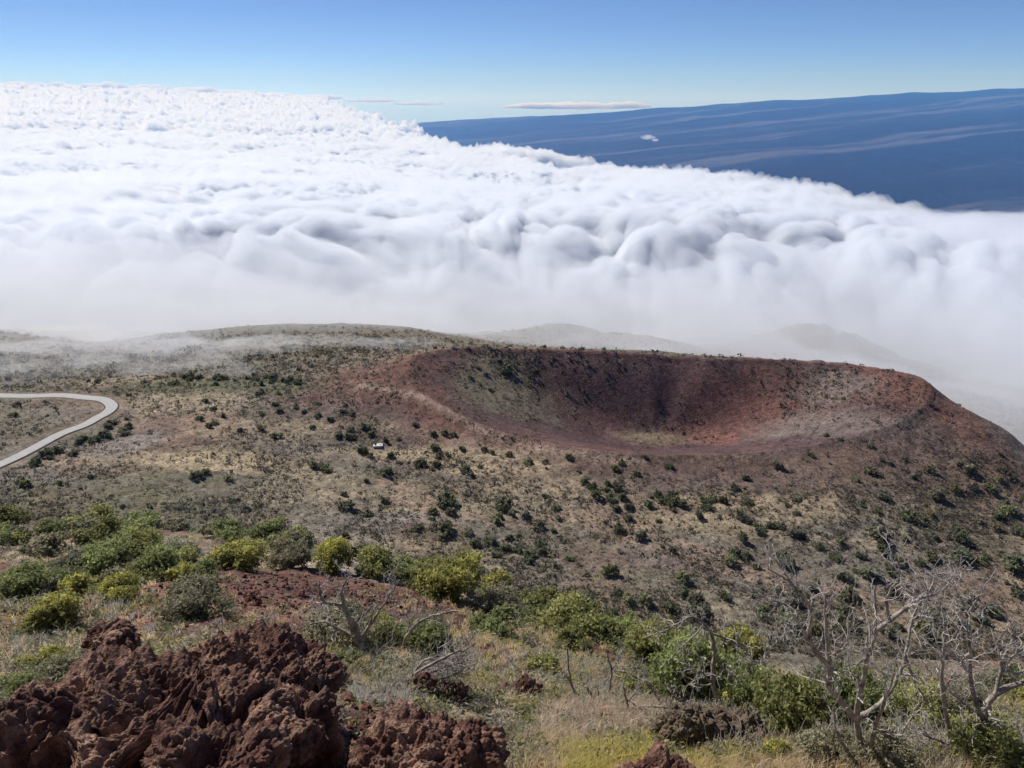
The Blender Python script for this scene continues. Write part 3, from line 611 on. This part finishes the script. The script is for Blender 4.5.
while len(MIDB) < 440:
    u = r_.uniform(0, 1024); v = 375 + 260 * r_.random() ** 1.1
    dn = .25 + .75 * (vn2(np.array([u / 60.]), np.array([v / 24.]), 5)[0] > .55)
    if u > 400 and v < 455: continue
    if u > 760: dn += .6
    if r_.random() < dn: s_ = r_.lognormal(-.15, .38) * (5 + (v - 370) * .035); MIDB.append((u, v, s_ * 1.4, s_))
AREAS = [(lambda u, v: 300 > u and v < 392, 'dark shrub in the hazy belt of scrub behind the road bend'), (lambda u, v: u < 130 and v < 470, 'dark green shrub growing along the pale road'),
 (lambda u, v: 455 < u < 660 and v < 357, 'tiny shrub on the skyline of the crater back rim'), (lambda u, v: 400 < u < 560 and v < 400, 'dark shrub on the vegetated inner wall of the crater'), (lambda u, v: u > 915 and v < 440, 'small shrub on the sloping skyline of the cone'),
 (lambda u, v: 565 < u < 760 and v < 525, 'dark green shrub in the cluster below the crater front'), (lambda u, v: 400 < u < 560 and 530 < v < 575, 'green shrub of the row on the plain behind the crest'),
 (lambda u, v: 290 < u < 500 and 405 < v < 480, 'rounded shrub around the pale slab and straw patch'), (lambda u, v: u > 760 and v > 430, 'dark shrub dotted over the lower flank of the cone'), (lambda u, v: u < 300, 'small shrub on the open plain near the road'), (lambda u, v: True, 'scattered small shrub on the brown plain')]
us = np.array([m[0] for m in MIDB]); vs = np.array([m[1] for m in MIDB]); H, ok = hitmany(us, vs, 90, 700, n=200)
nb = 0; REST = []
for i, (u, v, wp, hp) in enumerate(MIDB):
    b = H[i]
    if not ok[i] or b[1] < 95 or b[1] > 460: continue
    if b[0] < -60 and polydist(b[:1], b[1:2], ROAD)[0] < 6: continue
    nb += 1; dist = b[1] * CP - b[2] * SP; w = wp * dist / F * .9; h = hp * dist / F * .85
    lab = next(l for f_, l in AREAS if f_(u, v)); b = b.copy(); b[2] -= .1
    if nb > 172: REST.append((b, w, h, r_.uniform(0, 6.28), i % 3)); continue
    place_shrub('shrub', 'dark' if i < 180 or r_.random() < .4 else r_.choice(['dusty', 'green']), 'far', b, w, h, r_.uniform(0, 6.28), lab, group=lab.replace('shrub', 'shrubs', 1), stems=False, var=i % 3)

def rest_of_shrubs():
    V = []; C = []
    for b, w, h, a, k in REST:
        fd = PROTO[('dark', 'far', k)][0]; n = len(fd.vertices); v = np.empty(n * 3, np.float32); fd.vertices.foreach_get('co', v); v = v.reshape(-1, 3) * [w, w, h / .7]
        c = np.empty(n * 4, np.float32); fd.color_attributes['Col'].data.foreach_get('color', c); ca, sa = math.cos(a), math.sin(a)
        V.append(np.stack([v[:, 0] * ca - v[:, 1] * sa, v[:, 0] * sa + v[:, 1] * ca, v[:, 2]], 1) + b); C.append(c.reshape(-1, 4)[:, :3] * r_.uniform(.75, 1.5) * [1, r_.uniform(.85, 1.02), r_.uniform(.8, 1.2)])
    V = np.concatenate(V); o = mesh_obj('shrubbery', V, np.arange(len(V)).reshape(-1, 4), LEAF, cols=np.concatenate(C), smooth=False); tag(o, kind='stuff')
rest_of_shrubs()

# ---- countless low scrub and tufts of the plain: one mesh
def scrub():
    r = np.random.default_rng(5); n = 105000
    u = r.uniform(-40, 1064, n); v = 326 + 330 * r.random(n) ** .85
    Hh, ok = hitmany(u, v, 90, 700, n=110, detail=False); x, y = Hh[:, 0], Hh[:, 1]
    q, _, _ = rho(x, y); dens = .25 + .9 * sstep(.4, .65, fbm2(x / 18, y / 18, 3, 601)); dens *= np.where(q < 1, .12 + .6 * ((u < 540) | (u > 780)) * (q > .35), np.where(q < 1.25, .35, 1.)); dens = np.where((y > 255) & (q > 1.05), dens * 1.5 + .5, dens) * np.where(y > 300, .8, .62)
    keep = ok & (y > 75) & (y < 640) & (r.random(n) < dens) & ((x > -60) | (polydist(x, y, ROAD) > 5.5)); Hh = Hh[keep]; n = len(Hh); m = 9
    s = r.uniform(.2, .72, n) * np.where(r.random(n) < .12, 1.7, 1) * (1 + 1.1 * sstep(240, 340, Hh[:, 1])); off = r.normal(size=(n, m, 3)) * [.5, .5, .22] + [0, 0, .32]
    c = Hh[:, None] + off * s[:, None, None]; kind = r.random(n); base_c = np.array([[.075, .08, .05], [.115, .108, .08], [.21, .17, .125], [.16, .135, .115]])[np.digitize(kind, [.38, .68, .85])]
    cols = np.repeat(base_c, m, 0) * r.uniform(.75, 1.25, (n * m, 1)); L = leaves(c.reshape(-1, 3), np.repeat(s * .62, m)[:, None], unit(off).reshape(-1, 3), cols, r, long=1.3)
    o = mesh_obj('scrub', L[0], L[1], LEAF, cols=L[2], smooth=False); tag(o, kind='stuff')
scrub()

# ---- dead trees
def limb_world(pix, base, dist0, spread, r):
    """picture polyline at the tree's own distance; each limb leans towards or away from the viewer by its own amount"""
    out = []; L = 0
    for i, (u, v) in enumerate(pix):
        rx, rz = ray(u, v); out.append([rx * dist0, dist0, rz * dist0])
    return np.array(out)
def dead_tree(label, basepix, limbs, r0, group=None, twigs=7, seed=1, cat='dead tree', tw_len=.32, name='dead_tree'):
    r = np.random.default_rng(seed); b = hit(*basepix); d0 = b[1]
    e = bpy.data.objects.new(name, None); COL.objects.link(e); e.location = b; tag(e, label, cat, group)
    worlds = []
    for li, (pix, k) in enumerate(limbs):
        rel = limb_world(pix, b, d0, 0, r)
        if k < 0 or not worlds: start_off = 0; lean = 0 if k <= 0 and not worlds else r.uniform(-.5, .5)
        lean = 0 if li == 0 else r.uniform(-.55, .55)
        # joint: nearest point of earlier limbs gives the starting depth
        s0 = 0
        if worlds:
            allp = np.concatenate([w_[:, :3] for w_ in worlds]); px = np.stack(proj(allp[:, 0], allp[:, 1], allp[:, 2]), 1); j = np.argmin(((px - pix[0]) ** 2).sum(1)); s0 = allp[j, 1] - d0
        ln = np.concatenate([[0], np.cumsum(np.hypot(*np.diff(np.array(pix), axis=0).T))]) * d0 * 1.15 / F
        dd = d0 + s0 + ln * lean; rx, rz = ray([p[0] for p in pix], [p[1] for p in pix]); w3 = np.stack([rx * dd, dd, rz * dd], 1)
        if worlds: w3[0] = allp[j]
        w3 = spline(w3, 5); w3 = w3 + r.normal(size=w3.shape) * .011 * d0 / 10 * np.linspace(.3, 1, len(w3))[:, None]; worlds.append(w3)
        rr = r0 * k; rad = np.linspace(rr, rr * (.22 if li else .5), len(w3)) * .8 * r.uniform(.88, 1.14, len(w3)); tree_paths = [(w3 - b, rad)]
        T = []
        def grow(p0, dirn, length, rad0, depth):
            n = 6; pts = [p0]; dv = dirn
            for q in range(n): dv = unit(dv + r.normal(size=3) * .27 + np.array([0, 0, .05])); pts.append(pts[-1] + dv * length / n)
            pts = np.array(pts); T.append((pts - b, np.linspace(rad0, max(.0062, rad0 * .32) * d0 / 12, len(pts)), depth == 2))
            if depth > 0:
                for _ in range(r.integers(1, 4)):
                    j2 = r.integers(2, n); grow(pts[j2], unit(unit(pts[j2] - pts[j2 - 1]) + r.normal(size=3) * .7), length * r.uniform(.4, .75), rad0 * .55, depth - 1)
        nt_ = int(twigs * (1.2 if li else .4) * max(1, ln[-1]))
        for q in range(nt_):
            j2 = int(len(w3) * r.uniform(.3, 1)) - 1; j2 = max(j2, 1); dv = unit(w3[j2] - w3[j2 - 1]); grow(w3[j2], unit(dv * .8 + r.normal(size=3) * .65 + [0, 0, .25]), tw_len * r.uniform(.6, 1.5), max(rad[j2] * .5, .004 * d0 / 10), 2)
        V, Fc = tubes(tree_paths, 8); mo = mesh_obj('trunk' if li == 0 else 'branch', V, Fc, DEADWOOD, e)
        if T:
            cl = []                                       # each side shoot with its own forks is one piece
            for t_ in T:
                if t_[2]: cl.append([])
                cl[-1].append(t_[:2])
            if len(cl) > 4: cl = [[q for c_ in cl for q in c_]]
            for c_ in cl: V, Fc = tubes(c_, 4); mesh_obj('twigs' if len(c_) > 12 else 'twig', V, Fc, TWIG, mo)
    return e
dead_tree('big forked dead tree with many pale crooked limbs rising above olive shrubs', (860,764), [
 ([(862,770),(860,748),(857,721)], 1), ([(857,721),(841,702),(829,685),(829,668),(811,644),(810,608),(793,585),(768,568)], .75), ([(829,668),(827,638),(825,614),(826,596),(835,585)], .45), ([(811,644),(793,614),(785,604),(758,599)], .35),
 ([(793,585),(784,572),(773,556)], .22), ([(857,721),(859,697),(868,659),(875,632),(875,585)], .65), ([(875,632),(900,613),(918,599),(942,590),(958,568)], .5), ([(889,620),(887,599),(900,573),(893,552)], .35),
 ([(858,716),(882,703),(900,673),(906,653),(915,611),(930,590),(936,572)], .55), ([(902,659),(918,688),(933,712)], .35), ([(915,617),(954,613)], .22), ([(810,625),(798,640),(786,628)], .25), ([(863,768),(872,740),(880,712),(889,690),(897,664)], .5), ([(859,768),(848,752),(838,735),(834,712),(842,690)], .45), ([(864,766),(885,750),(905,728),(920,700)], .4), ([(829,655),(846,645),(848,630)], .3), ([(868,659),(850,668),(848,655)], .22)], .085, 'dead trees on the near hillside', 8, 3)
dead_tree('leaning dead tree with a dense tangle of branches reaching the picture edge', (948,756), [
 ([(944,760),(952,746),(966,736),(983,718),(995,694),(1026,682)], 1), ([(995,694),(1001,670),(1010,644),(1030,630)], .5), ([(983,718),(972,690),(970,653),(968,617),(983,590)], .5), ([(968,617),(962,600),(954,588)], .25),
 ([(952,746),(944,700),(942,673),(945,629),(934,622)], .5), ([(966,736),(1001,753),(1030,746)], .5), ([(1003,664),(1016,652),(1012,630),(1006,615)], .3), ([(983,718),(960,700),(948,690)], .35), ([(970,653),(955,660),(930,640)], .28), ([(1001,670),(1020,672),(1035,660)], .4), ([(952,746),(925,735),(905,728)], .3)], .085, 'dead trees on the near hillside', 9, 5)
dead_tree('twisted pale dead trunk bent over to one side behind the mossy lava rock', (722,712), [
 ([(722,714),(719,700),(713,683),(714,660),(714,648),(711,633)], 1), ([(711,633),(704,624),(691,617),(669,629),(645,637)], .5), ([(704,624),(690,640),(675,652),(668,664)], .3), ([(713,683),(702,672),(698,650)], .4), ([(711,633),(728,640),(742,655),(756,660)], .4), ([(713,676),(696,680),(682,688)], .25)], .085, 'dead trees on the near hillside', 8, 7)
dead_tree('slim forked dead tree beside the twisted pale trunk', (748,710), [
 ([(748,712),(747,700),(748,692)], 1), ([(748,692),(757,672),(770,650),(792,623)], .75), ([(748,694),(740,678),(727,670)], .6), ([(770,650),(768,632),(756,618)], .4), ([(757,672),(748,655),(742,640)], .35)], .05, 'dead trees on the near hillside', 9, 9)
dead_tree('dark leaning dead tree with curled limbs above the red cinder', (366,658), [
 ([(367,660),(362,650),(354,634),(350,619),(343,603)], 1), ([(343,603),(342,591),(347,578)], .5), ([(344,606),(325,602),(320,592),(319,581)], .5), ([(325,602),(314,604),(306,609)], .3), ([(356,636),(341,630),(325,622),(308,625)], .55), ([(362,645),(367,630),(378,613),(390,594),(399,580)], .5), ([(370,628),(374,612),(380,600)], .3), ([(360,640),(356,624),(358,618)], .5)], .1, 'dead trees on the near hillside', 5, 11)
dead_tree('small arching dead branch standing behind the brush pile', (404,648), [([(403,650),(406,638),(414,627),(423,620),(440,614),(458,611)], 1), ([(408,634),(410,622),(414,615)], .6), ([(423,620),(438,622),(452,628)], .5)], .05, 'dead trees on the near hillside', 6, 13)
dead_tree('heap of fallen grey dead branches on the cinder slope', (432,690), [([(400,684),(425,668),(450,655),(470,648)], 1), ([(398,672),(420,676),(440,684),(452,694)], 1), ([(415,690),(432,672),(455,664),(472,660)], .8), ([(410,668),(425,660),(440,662),(468,676)], .8), ([(425,692),(445,678),(462,672)], .7), ([(405,680),(428,684),(448,680)], .8), ([(436,694),(440,680),(452,668)], .6)], .04, None, 16, 15, 'branches', .3, 'fallen_branches')
for i, (lab, bp, lm) in enumerate([
 ('thin pale stick bent towards the green shrub in the dry grass', (664,712), [([(665,712),(654,692),(637,677),(612,670)], 1), ([(650,688),(646,676),(640,668)], .6)]),
 ('upright dark stick with a forked tip in the dry grass', (608,703), [([(608,704),(610,686),(611,670),(606,650)], 1), ([(611,670),(618,660),(620,650)], .5)]),
 ('short dark stump leaning among the sticks', (599,708), [([(600,709),(593,698),(586,687)], 1.3), ([(597,704),(598,692),(594,684)], .6)]),
 ('tall crooked stick at the end of the row of sticks', (575,698), [([(576,699),(571,680),(567,650)], 1), ([(572,684),(566,676),(560,672)], .6)]),
 ('thin stick standing behind the tan grass', (630,718), [([(631,719),(627,702),(623,687)], 1), ([(627,702),(634,694),(636,684)], .6)]),
 ('grey curved stick lying over the mossy rock side', (672,722), [([(688,722),(670,709),(652,706),(636,709)], 1), ([(670,709),(672,696),(668,688)], .6)])]):
    dead_tree(lab, bp, lm, .035, 'bare sticks in the dry grass', 6, 40 + i, 'stick', .22, 'dead_stick')

# ---- lava rock
def rock_mat():
    m, nt, out = newmat('scoria'); L = nt.links.new; tc = N(nt, 'ShaderNodeTexCoord'); at = N(nt, 'ShaderNodeAttribute', attribute_name='Col')
    n = noise_node(nt, 9, 6, .7, tc.outputs['Object']); c = mul_noise(nt, at.outputs['Color'], n.outputs[0], .45, 1.75)
    n2 = noise_node(nt, 45, 4, .7, tc.outputs['Object']); c = mul_noise(nt, c, n2.outputs[0], .6, 1.5)
    b = N(nt, 'ShaderNodeBsdfPrincipled'); b.inputs['Roughness'].default_value = .92; b.inputs['Specular IOR Level'].default_value = .25; L(c, b.inputs['Base Color'])
    vo = N(nt, 'ShaderNodeTexVoronoi'); vo.inputs['Scale'].default_value = 38; L(tc.outputs['Object'], vo.inputs['Vector'])
    bp = N(nt, 'ShaderNodeBump'); bp.inputs['Distance'].default_value = .02; bp.inputs['Strength'].default_value = .7; L(vo.outputs['Distance'], bp.inputs['Height']); bp.invert = True
    bp2 = N(nt, 'ShaderNodeBump'); bp2.inputs['Distance'].default_value = .03; bp2.inputs['Strength'].default_value = .8; L(n2.outputs[0], bp2.inputs['Height']); L(bp.outputs[0], bp2.inputs['Normal'])
    L(bp2.outputs[0], b.inputs['Normal']); L(b.outputs[0], out.inputs[0]); return m
ROCK = rock_mat()
import bmesh
def ico(sub):
    bm = bmesh.new(); bmesh.ops.create_icosphere(bm, subdivisions=sub, radius=1); bm.verts.ensure_lookup_table()
    v = np.array([q.co[:] for q in bm.verts]); f = np.array([[q.index for q in fc.verts] for fc in bm.faces]); bm.free(); return v, f
ICO = {}
def rock(label, u, v, wp, hp, depth, sub, seed, rot=0, tilt=0, lump=1., col=(.10, .046, .034), top=(.36, .225, .155), group='rough lava rocks of the near outcrop', name='lava_rock', sink=.3, push=0., dents=()):
    if sub not in ICO: ICO[sub] = ico(sub)
    s, f = ICO[sub]; s = s.copy(); b = hit(u, v); dist = b[1] * CP - b[2] * SP; w = wp * dist / F; h = hp * dist / F / math.cos(PITCH * .6)
    # blocky superellipsoid, slumped by low noise
    p = np.sign(s) * np.abs(s) ** .8; p = p * [w / 2, depth / 2, h / 2]
    ca, sa = math.cos(tilt), math.sin(tilt); p = np.stack([p[:, 0] * ca + p[:, 2] * sa, p[:, 1], -p[:, 0] * sa + p[:, 2] * ca], 1); ca, sa = math.cos(rot), math.sin(rot); p = np.stack([p[:, 0] * ca - p[:, 1] * sa, p[:, 0] * sa + p[:, 1] * ca, p[:, 2]], 1)
    n = unit(s / [w, depth, h]); o = seed * 13.7; S_ = min(w, 1.6 * h, 1.6 * depth)
    d = (vn3(p / (S_ * .45) + o, seed) - .5) * .42 * S_ * .8
    d -= sstep(.2, .0, np.abs(vn3(p / (S_ * .33) + o + 5, seed + 1) - .5)) * .10 * S_           # clefts
    p = p + n * d[:, None]
    d = 0
    for sc, am in ((.36, .16), (.17, .12), (.08, .085), (.045, .05)):
        if sc < .04 and sub < 7: continue
        q = p / sc; q = q + (vn3(p / sc * .7 + 3, 9)[:, None] - .5) * .8; d = d + (.62 - worley3(q + o, seed + int(sc * 100))) * am * lump
    for (dx, dz, dr, dd) in dents:
        k = np.exp(-(((p[:, 0] - dx * w) ** 2 + (p[:, 2] - dz * h) ** 2) / dr ** 2) ** 1.6) * (p[:, 1] < 0); p[:, 1] += k * dd * 1.7; p[:, 2] += k * dd * .15
    n2 = n
    p = p + n2 * d[:, None]; hi = np.clip(d / .16 + .35, 0, 1)[:, None]
    t = np.clip(vn3(p / .5, 31) * .9 + vn3(p / .12, 33) * .9 - .62, 0, 1)[:, None]; cc = np.array(col) * (1 - t) + np.array(top) * t; pu = sstep(.55, .75, vn3(p / .7 + 8, 35))[:, None]; cc = cc * (1 - pu * .6) + np.array([.07, .045, .045]) * pu * .6
    ob = mesh_obj(name, p, f, ROCK, cols=cc, smooth=False); b = b + np.array([0, depth * .35 + push, 0]); b[2] = float(height(b[0], b[1])) + h * (.5 - sink); ob.location = b; tag(ob, label, 'rock', group); return ob
ROCKS = [
 ('huge craggy dark red lava boulder with deep shadowed hollows', 208, 752, 214, 94, 1.9, 8, 3, 0, .08, .1),
 ('upright dark slab of lava at the shaded end of the huge boulder', 108, 672, 46, 52, .8, 7, 5, .3, -.5, .1),
 ('small rounded grey-brown lava lump beside the dark slab', 88, 676, 28, 26, .4, 5, 7, 0, 0, .2),
 ('wide rough lava outcrop filling the picture corner', 80, 812, 330, 104, 2.0, 8, 9, .1, .05, .1),
 ('square cut lava block with a steep shaded face below the huge boulder', 285, 768, 116, 92, .9, 7, 13, -.2, .05, .12),
 ('reddish lumpy lava mound beside the square cut block', 415, 806, 150, 74, 1.1, 7, 15, .2, .1, .25),
 ('low brown lava ledge at the bottom under the square cut block', 200, 815, 150, 90, .9, 7, 17, 0, 0, .2),
 ('mossy brown lava rock with a knobbly top beside the bent dead trunk', 690, 752, 66, 60, .7, 7, 21, .2, .2, .15),
 ('dark flat topped lava rock next to the mossy one', 737, 748, 62, 44, .6, 6, 23, -.2, 0, .15),
 ('dark red lava lump peeping out of the yellow grass', 650, 800, 84, 40, .5, 6, 25, 0, 0, .2),
 ('small black lava rock among straw below the dead branches', 417, 692, 20, 16, .4, 5, 27, 0, 0, .15),
 ('dark angular stone at the tip of the huge boulder', 326, 690, 34, 20, .45, 5, 29, 0, 0, .15),
 ('small dark stone lying alone on the red cinder', 252, 601, 12, 7, .3, 4, 31, 0, 0, .1),
 ('purplish stone half buried in the cinder by the fallen branches', 452, 698, 30, 14, .4, 5, 33, 0, 0, .2),
 ('brown lava rock on the shoulder near the olive shrub', 520, 700, 42, 16, .5, 5, 35, 0, 0, .2)]
for (lab, u, v, wp, hp, dp, sub, sd_, rot, tilt, sink) in ROCKS: rock(lab, u, v, wp, hp, dp, sub, sd_, rot, tilt, sink=sink, **({'dents': ((-.27, .02, .26, .6), (.10, -.18, .34, .65), (-.02, -.36, .3, .5), (.36, .05, .22, .35))} if 'huge' in lab and sub == 8 and u > 200 else {}), **({'dents': ((.2, .1, .3, .5), (-.1, .2, .25, .3))} if 'corner' in lab else {}), **({'col': (.10, .07, .05), 'top': (.17, .14, .09)} if 'mossy' in lab or 'grey' in lab else {}))

# ---- cinder rubble (countless)
def rubble():
    r = np.random.default_rng(77); sv, sf = ico(2); V = []; Fc = []; C = []; o = 0
    spots = []
    for (u0, v0, ru, rv, n, s0) in [(290,592,120,22,500,.10),(390,600,110,16,300,.11),(480,628,90,12,200,.09),(400,745,160,40,900,.06),(120,740,260,50,700,.07),(560,690,90,20,200,.05),(20,535,70,16,200,.2),(700,760,200,20,200,.04),(300,620,400,50,500,.06),(100,640,120,50,400,.07)]:
        u = r.normal(u0, ru * .5, n); v = r.normal(v0, rv * .5, n); Hh, ok = hitmany(u, v, 3, 120, n=90, detail=False); ok &= Hh[:, 1] < 100
        for p in Hh[ok]: spots.append((p, s0 * r.lognormal(0, .45)))
    for p, s in spots:
        k = sv * r.uniform(.5, 1.2, 3) * s * .5; k = k * (1 + r.normal(size=(len(sv), 1)) * .13); V.append(k + p + [0, 0, s * .1]); Fc.append(sf + o); o += len(sv)
        c = np.array([.115, .048, .036]) * r.uniform(.5, 1.5) if r.random() < .8 else np.array([.17, .15, .13]) * r.uniform(.6, 1.2); C.append(np.repeat(c[None], len(sv), 0))
    ob = mesh_obj('cinder_rubble', np.concatenate(V), np.concatenate(Fc), ROCK, cols=np.concatenate(C), smooth=False); tag(ob, kind='stuff')
rubble()

# ---- dry grass and low plants of the near hillside
def blades(name, specs, seed):
    r = np.random.default_rng(seed); V = []; Fc = []; C = []; o = 0
    for (u0, v0, ru, rv, n, hgt, cols) in specs:
        nt_ = max(1, n // 26); u = r.uniform(u0 - ru, u0 + ru, nt_); v = r.uniform(v0 - rv, v0 + rv, nt_); Hh, ok = hitmany(u, v, 3, 120, n=90, detail=False); Hh = Hh[ok & (Hh[:, 1] < 95)]; m = 26
        if not len(Hh): continue
        k = len(Hh); hh = hgt * r.uniform(.5, 1.3, (k, 1)) * r.uniform(.5, 1.1, (k, m)); base_ = Hh[:, None] + r.normal(size=(k, m, 3)) * [hgt * .22, hgt * .22, 0]; lean = r.normal(size=(k, m, 3)) * [.4, .4, 0] * hh[..., None] + np.array([.12, -.05, 0]) * hh[..., None]
        wd = np.maximum(.0022, .00030 * Hh[:, 1:2] * 1.4) * r.uniform(.7, 1.5, (k, m)); an = r.uniform(0, np.pi, (k, m)); side = np.stack([np.cos(an), np.sin(an), an * 0], -1) * wd[..., None]
        mid = base_ + lean * .35 + np.stack([hh * 0, hh * 0, hh * .6], -1); tip = base_ + lean + np.stack([hh * 0, hh * 0, hh * .95], -1)
        v4 = np.stack([base_ - side, base_ + side, mid + side * .8, mid - side * .8, tip + side * .15, tip - side * .15], 2).reshape(-1, 6, 3)
        n_ = len(v4); i = np.arange(n_)[:, None] * 6 + o; Fc.append(np.concatenate([i + [0, 1, 2, 3], i + [3, 2, 4, 5]])); V.append(v4.reshape(-1, 3)); o += n_ * 6
        ci = np.array(cols)[r.integers(0, len(cols), k)]; cc = np.repeat(ci, m, 0) * r.uniform(.7, 1.3, (n_, 1)); C.append(np.repeat(cc, 6, 0))
    ob = mesh_obj(name, np.concatenate(V), np.concatenate(Fc), STRAWM, cols=np.concatenate(C), smooth=False); tag(ob, kind='stuff')
ST = [(.70, .56, .33), (.60, .47, .26), (.66, .51, .32), (.52, .44, .30)]; PK = [(.64, .48, .36), (.70, .56, .43), (.57, .47, .37)]; YG = [(.62, .52, .17), (.72, .57, .20), (.50, .47, .14)]; WH = [(.50, .47, .43), (.40, .37, .34), (.55, .49, .42)]
blades('dry_grass', [(600,725,60,18,9000,.30,PK),(610,762,50,16,7000,.28,YG),(540,755,20,20,2500,.25,ST),(700,765,40,16,4000,.22,ST+YG),(790,755,70,20,5000,.26,ST),(640,705,80,16,4500,.25,PK+WH),(540,680,60,20,4000,.22,ST+WH),(480,668,50,20,3000,.2,ST),(510,625,60,16,3000,.25,ST),(345,676,22,14,2200,.22,ST),
 (340,652,40,16,1500,.2,ST+WH),(390,690,40,16,2500,.18,WH),(450,640,60,14,2000,.2,ST),(600,655,60,20,4500,.25,ST),(520,650,80,30,4000,.22,ST+YG),(880,758,120,18,7000,.28,ST+PK+[(.2,.19,.06)]),(470,600,70,10,1500,.3,ST),(300,610,60,8,500,.2,ST),(60,640,90,50,6000,.22,ST+WH+[(.16,.17,.09)]),(120,600,120,50,5000,.25,ST+WH+[(.15,.16,.09)]),
 (980,730,80,30,4000,.25,ST),(820,700,200,25,5000,.35,ST+[(.16,.16,.08)]),(700,690,140,30,4500,.3,ST+WH),(830,744,20,18,900,.3,YG),(15,715,30,20,1500,.14,WH),(200,545,210,22,5000,.35,ST+[(.14,.15,.08)]),(700,730,80,20,2500,.2,WH)], 91)
def low_plants():
    r = np.random.default_rng(15); n = 18000; u = np.where(r.random(n) < .35, r.uniform(520, 1060, n), r.uniform(-30, 1054, n)); v = np.where(u > 560, r.uniform(590, 768, n), r.uniform(520, 768, n)); Hh, ok = hitmany(u, v, 3, 120, n=90, detail=False); y = Hh[:, 1]; x = Hh[:, 0]
    red = np.zeros(n)
    for (uu, vv, ru, rv) in ((290,592,130,32),(390,602,115,24),(470,625,80,14),(200,745,300,60)): red = np.maximum(red, np.exp(-(((u - uu) / ru) ** 2 + ((v - vv) / rv) ** 2) ** 2))
    keep = ok & (y < 110) & (near(x, y) > base(x, y) - 2) & (r.random(n) > red * .93) & (r.random(n) < .4 + .8 * sstep(.4, .6, fbm2(x / 2.5, y / 2.5, 3, 71))); Hh = Hh[keep]; n = len(Hh); m = 46
    s = r.uniform(.10, .30, n) * (.6 + np.minimum(Hh[:, 1], 60) / 38); off = r.normal(size=(n, m, 3)) * [.55, .55, .28]; off[..., 2] = np.abs(off[..., 2]); c = Hh[:, None] + off * s[:, None, None]
    pal = np.array([[.19, .20, .09], [.25, .24, .15], [.42, .35, .23], [.32, .30, .26], [.14, .16, .07], [.34, .31, .10]]); bc = pal[r.integers(0, 6, n)]
    cols = np.repeat(bc, m, 0) * r.uniform(.65, 1.35, (n * m, 1)); L = leaves(c.reshape(-1, 3), np.repeat(s * .2, m)[:, None], unit(off).reshape(-1, 3), cols, r, long=2.2)
    ob = mesh_obj('undergrowth', L[0], L[1], LEAF, cols=L[2], smooth=False); tag(ob, kind='stuff')
low_plants()
def dry_brush():
    r = np.random.default_rng(51); T = []
    for (u0, v0, ru, rv, n, ln) in [(640,706,70,14,45,.3),(790,748,80,16,60,.38),(880,748,60,18,70,.42),(960,742,60,20,60,.4),(400,676,60,14,45,.28),(350,640,40,12,26,.4),(720,722,50,14,35,.35),(560,668,60,16,26,.25),(460,664,40,12,26,.25),(830,712,60,14,40,.4),(60,640,80,40,40,.25),(910,700,90,18,40,.45)]:
        u = r.uniform(u0 - ru, u0 + ru, n); v = r.uniform(v0 - rv, v0 + rv, n); Hh, ok = hitmany(u, v, 3, 120, n=90, detail=False)
        for b in Hh[ok & (Hh[:, 1] < 60)]:
            for _ in range(11):
                L = ln * r.uniform(.5, 1.4) * (1 + b[1] / 60); dv = unit(r.normal(size=3) * [.6, .6, .3] + [0, 0, .7]); p = [b + r.normal(size=3) * [.06, .06, 0]]
                for q in range(5): dv = unit(dv + r.normal(size=3) * .3); p.append(p[-1] + dv * L / 5)
                T.append((np.array(p), np.linspace(.0045, .0022, 6) * (.6 + b[1] / 12)))
    V, Fc = tubes(T, 3); o = mesh_obj('dry_brushwood', V, Fc, TWIG); tag(o, kind='stuff')
dry_brush()

# ------------------------------------------------------------------ light and camera
SUN_AZ, SUN_EL = math.radians(-44), math.radians(42)     # azimuth from +Y towards +X
w = bpy.data.worlds.new('World'); SC.world = w; w.use_nodes = True; nt = w.node_tree; nt.nodes.clear()
o = nt.nodes.new('ShaderNodeOutputWorld'); bg = nt.nodes.new('ShaderNodeBackground'); sky = nt.nodes.new('ShaderNodeTexSky')
sky.sky_type = 'NISHITA'; sky.sun_disc = False; sky.sun_elevation = SUN_EL; sky.sun_rotation = SUN_AZ; sky.altitude = 2900; sky.air_density = .52; sky.dust_density = 0; sky.ozone_density = 3
bg.inputs[1].default_value = .088; tint = nt.nodes.new('ShaderNodeVectorMath'); tint.operation = 'MULTIPLY'; tint.inputs[1].default_value = (.92, .93, 1.06); nt.links.new(sky.outputs[0], tint.inputs[0]); nt.links.new(tint.outputs[0], bg.inputs[0]); nt.links.new(bg.outputs[0], o.inputs[0])
sd = bpy.data.lights.new('sun', 'SUN'); sd.energy = 4.7; sd.angle = math.radians(.53); sd.color = (1, .965, .92)
so = bpy.data.objects.new('sun', sd); COL.objects.link(so)
S = Vector((math.sin(SUN_AZ) * math.cos(SUN_EL), math.cos(SUN_AZ) * math.cos(SUN_EL), math.sin(SUN_EL)))
so.rotation_euler = S.to_track_quat('Z', 'Y').to_euler()
cd = bpy.data.cameras.new('camera'); cd.sensor_width = 36; cd.lens = 36 * F / 1024; cd.clip_start = .1; cd.clip_end = 400000
co = bpy.data.objects.new('camera', cd); COL.objects.link(co); co.rotation_euler = (math.pi / 2 - PITCH, 0, 0); SC.camera = co
SC.view_settings.view_transform = 'Standard'; SC.view_settings.look = 'None'; SC.view_settings.gamma = 1; SC.view_settings.exposure = .25
SC.render.engine = 'CYCLES'; SC.cycles.use_denoising = True
SC.cycles.max_bounces = 14; SC.cycles.diffuse_bounces = 3; SC.cycles.volume_bounces = 12; SC.cycles.transparent_max_bounces = 8
SC.cycles.use_adaptive_sampling = True; SC.cycles.adaptive_threshold = .02
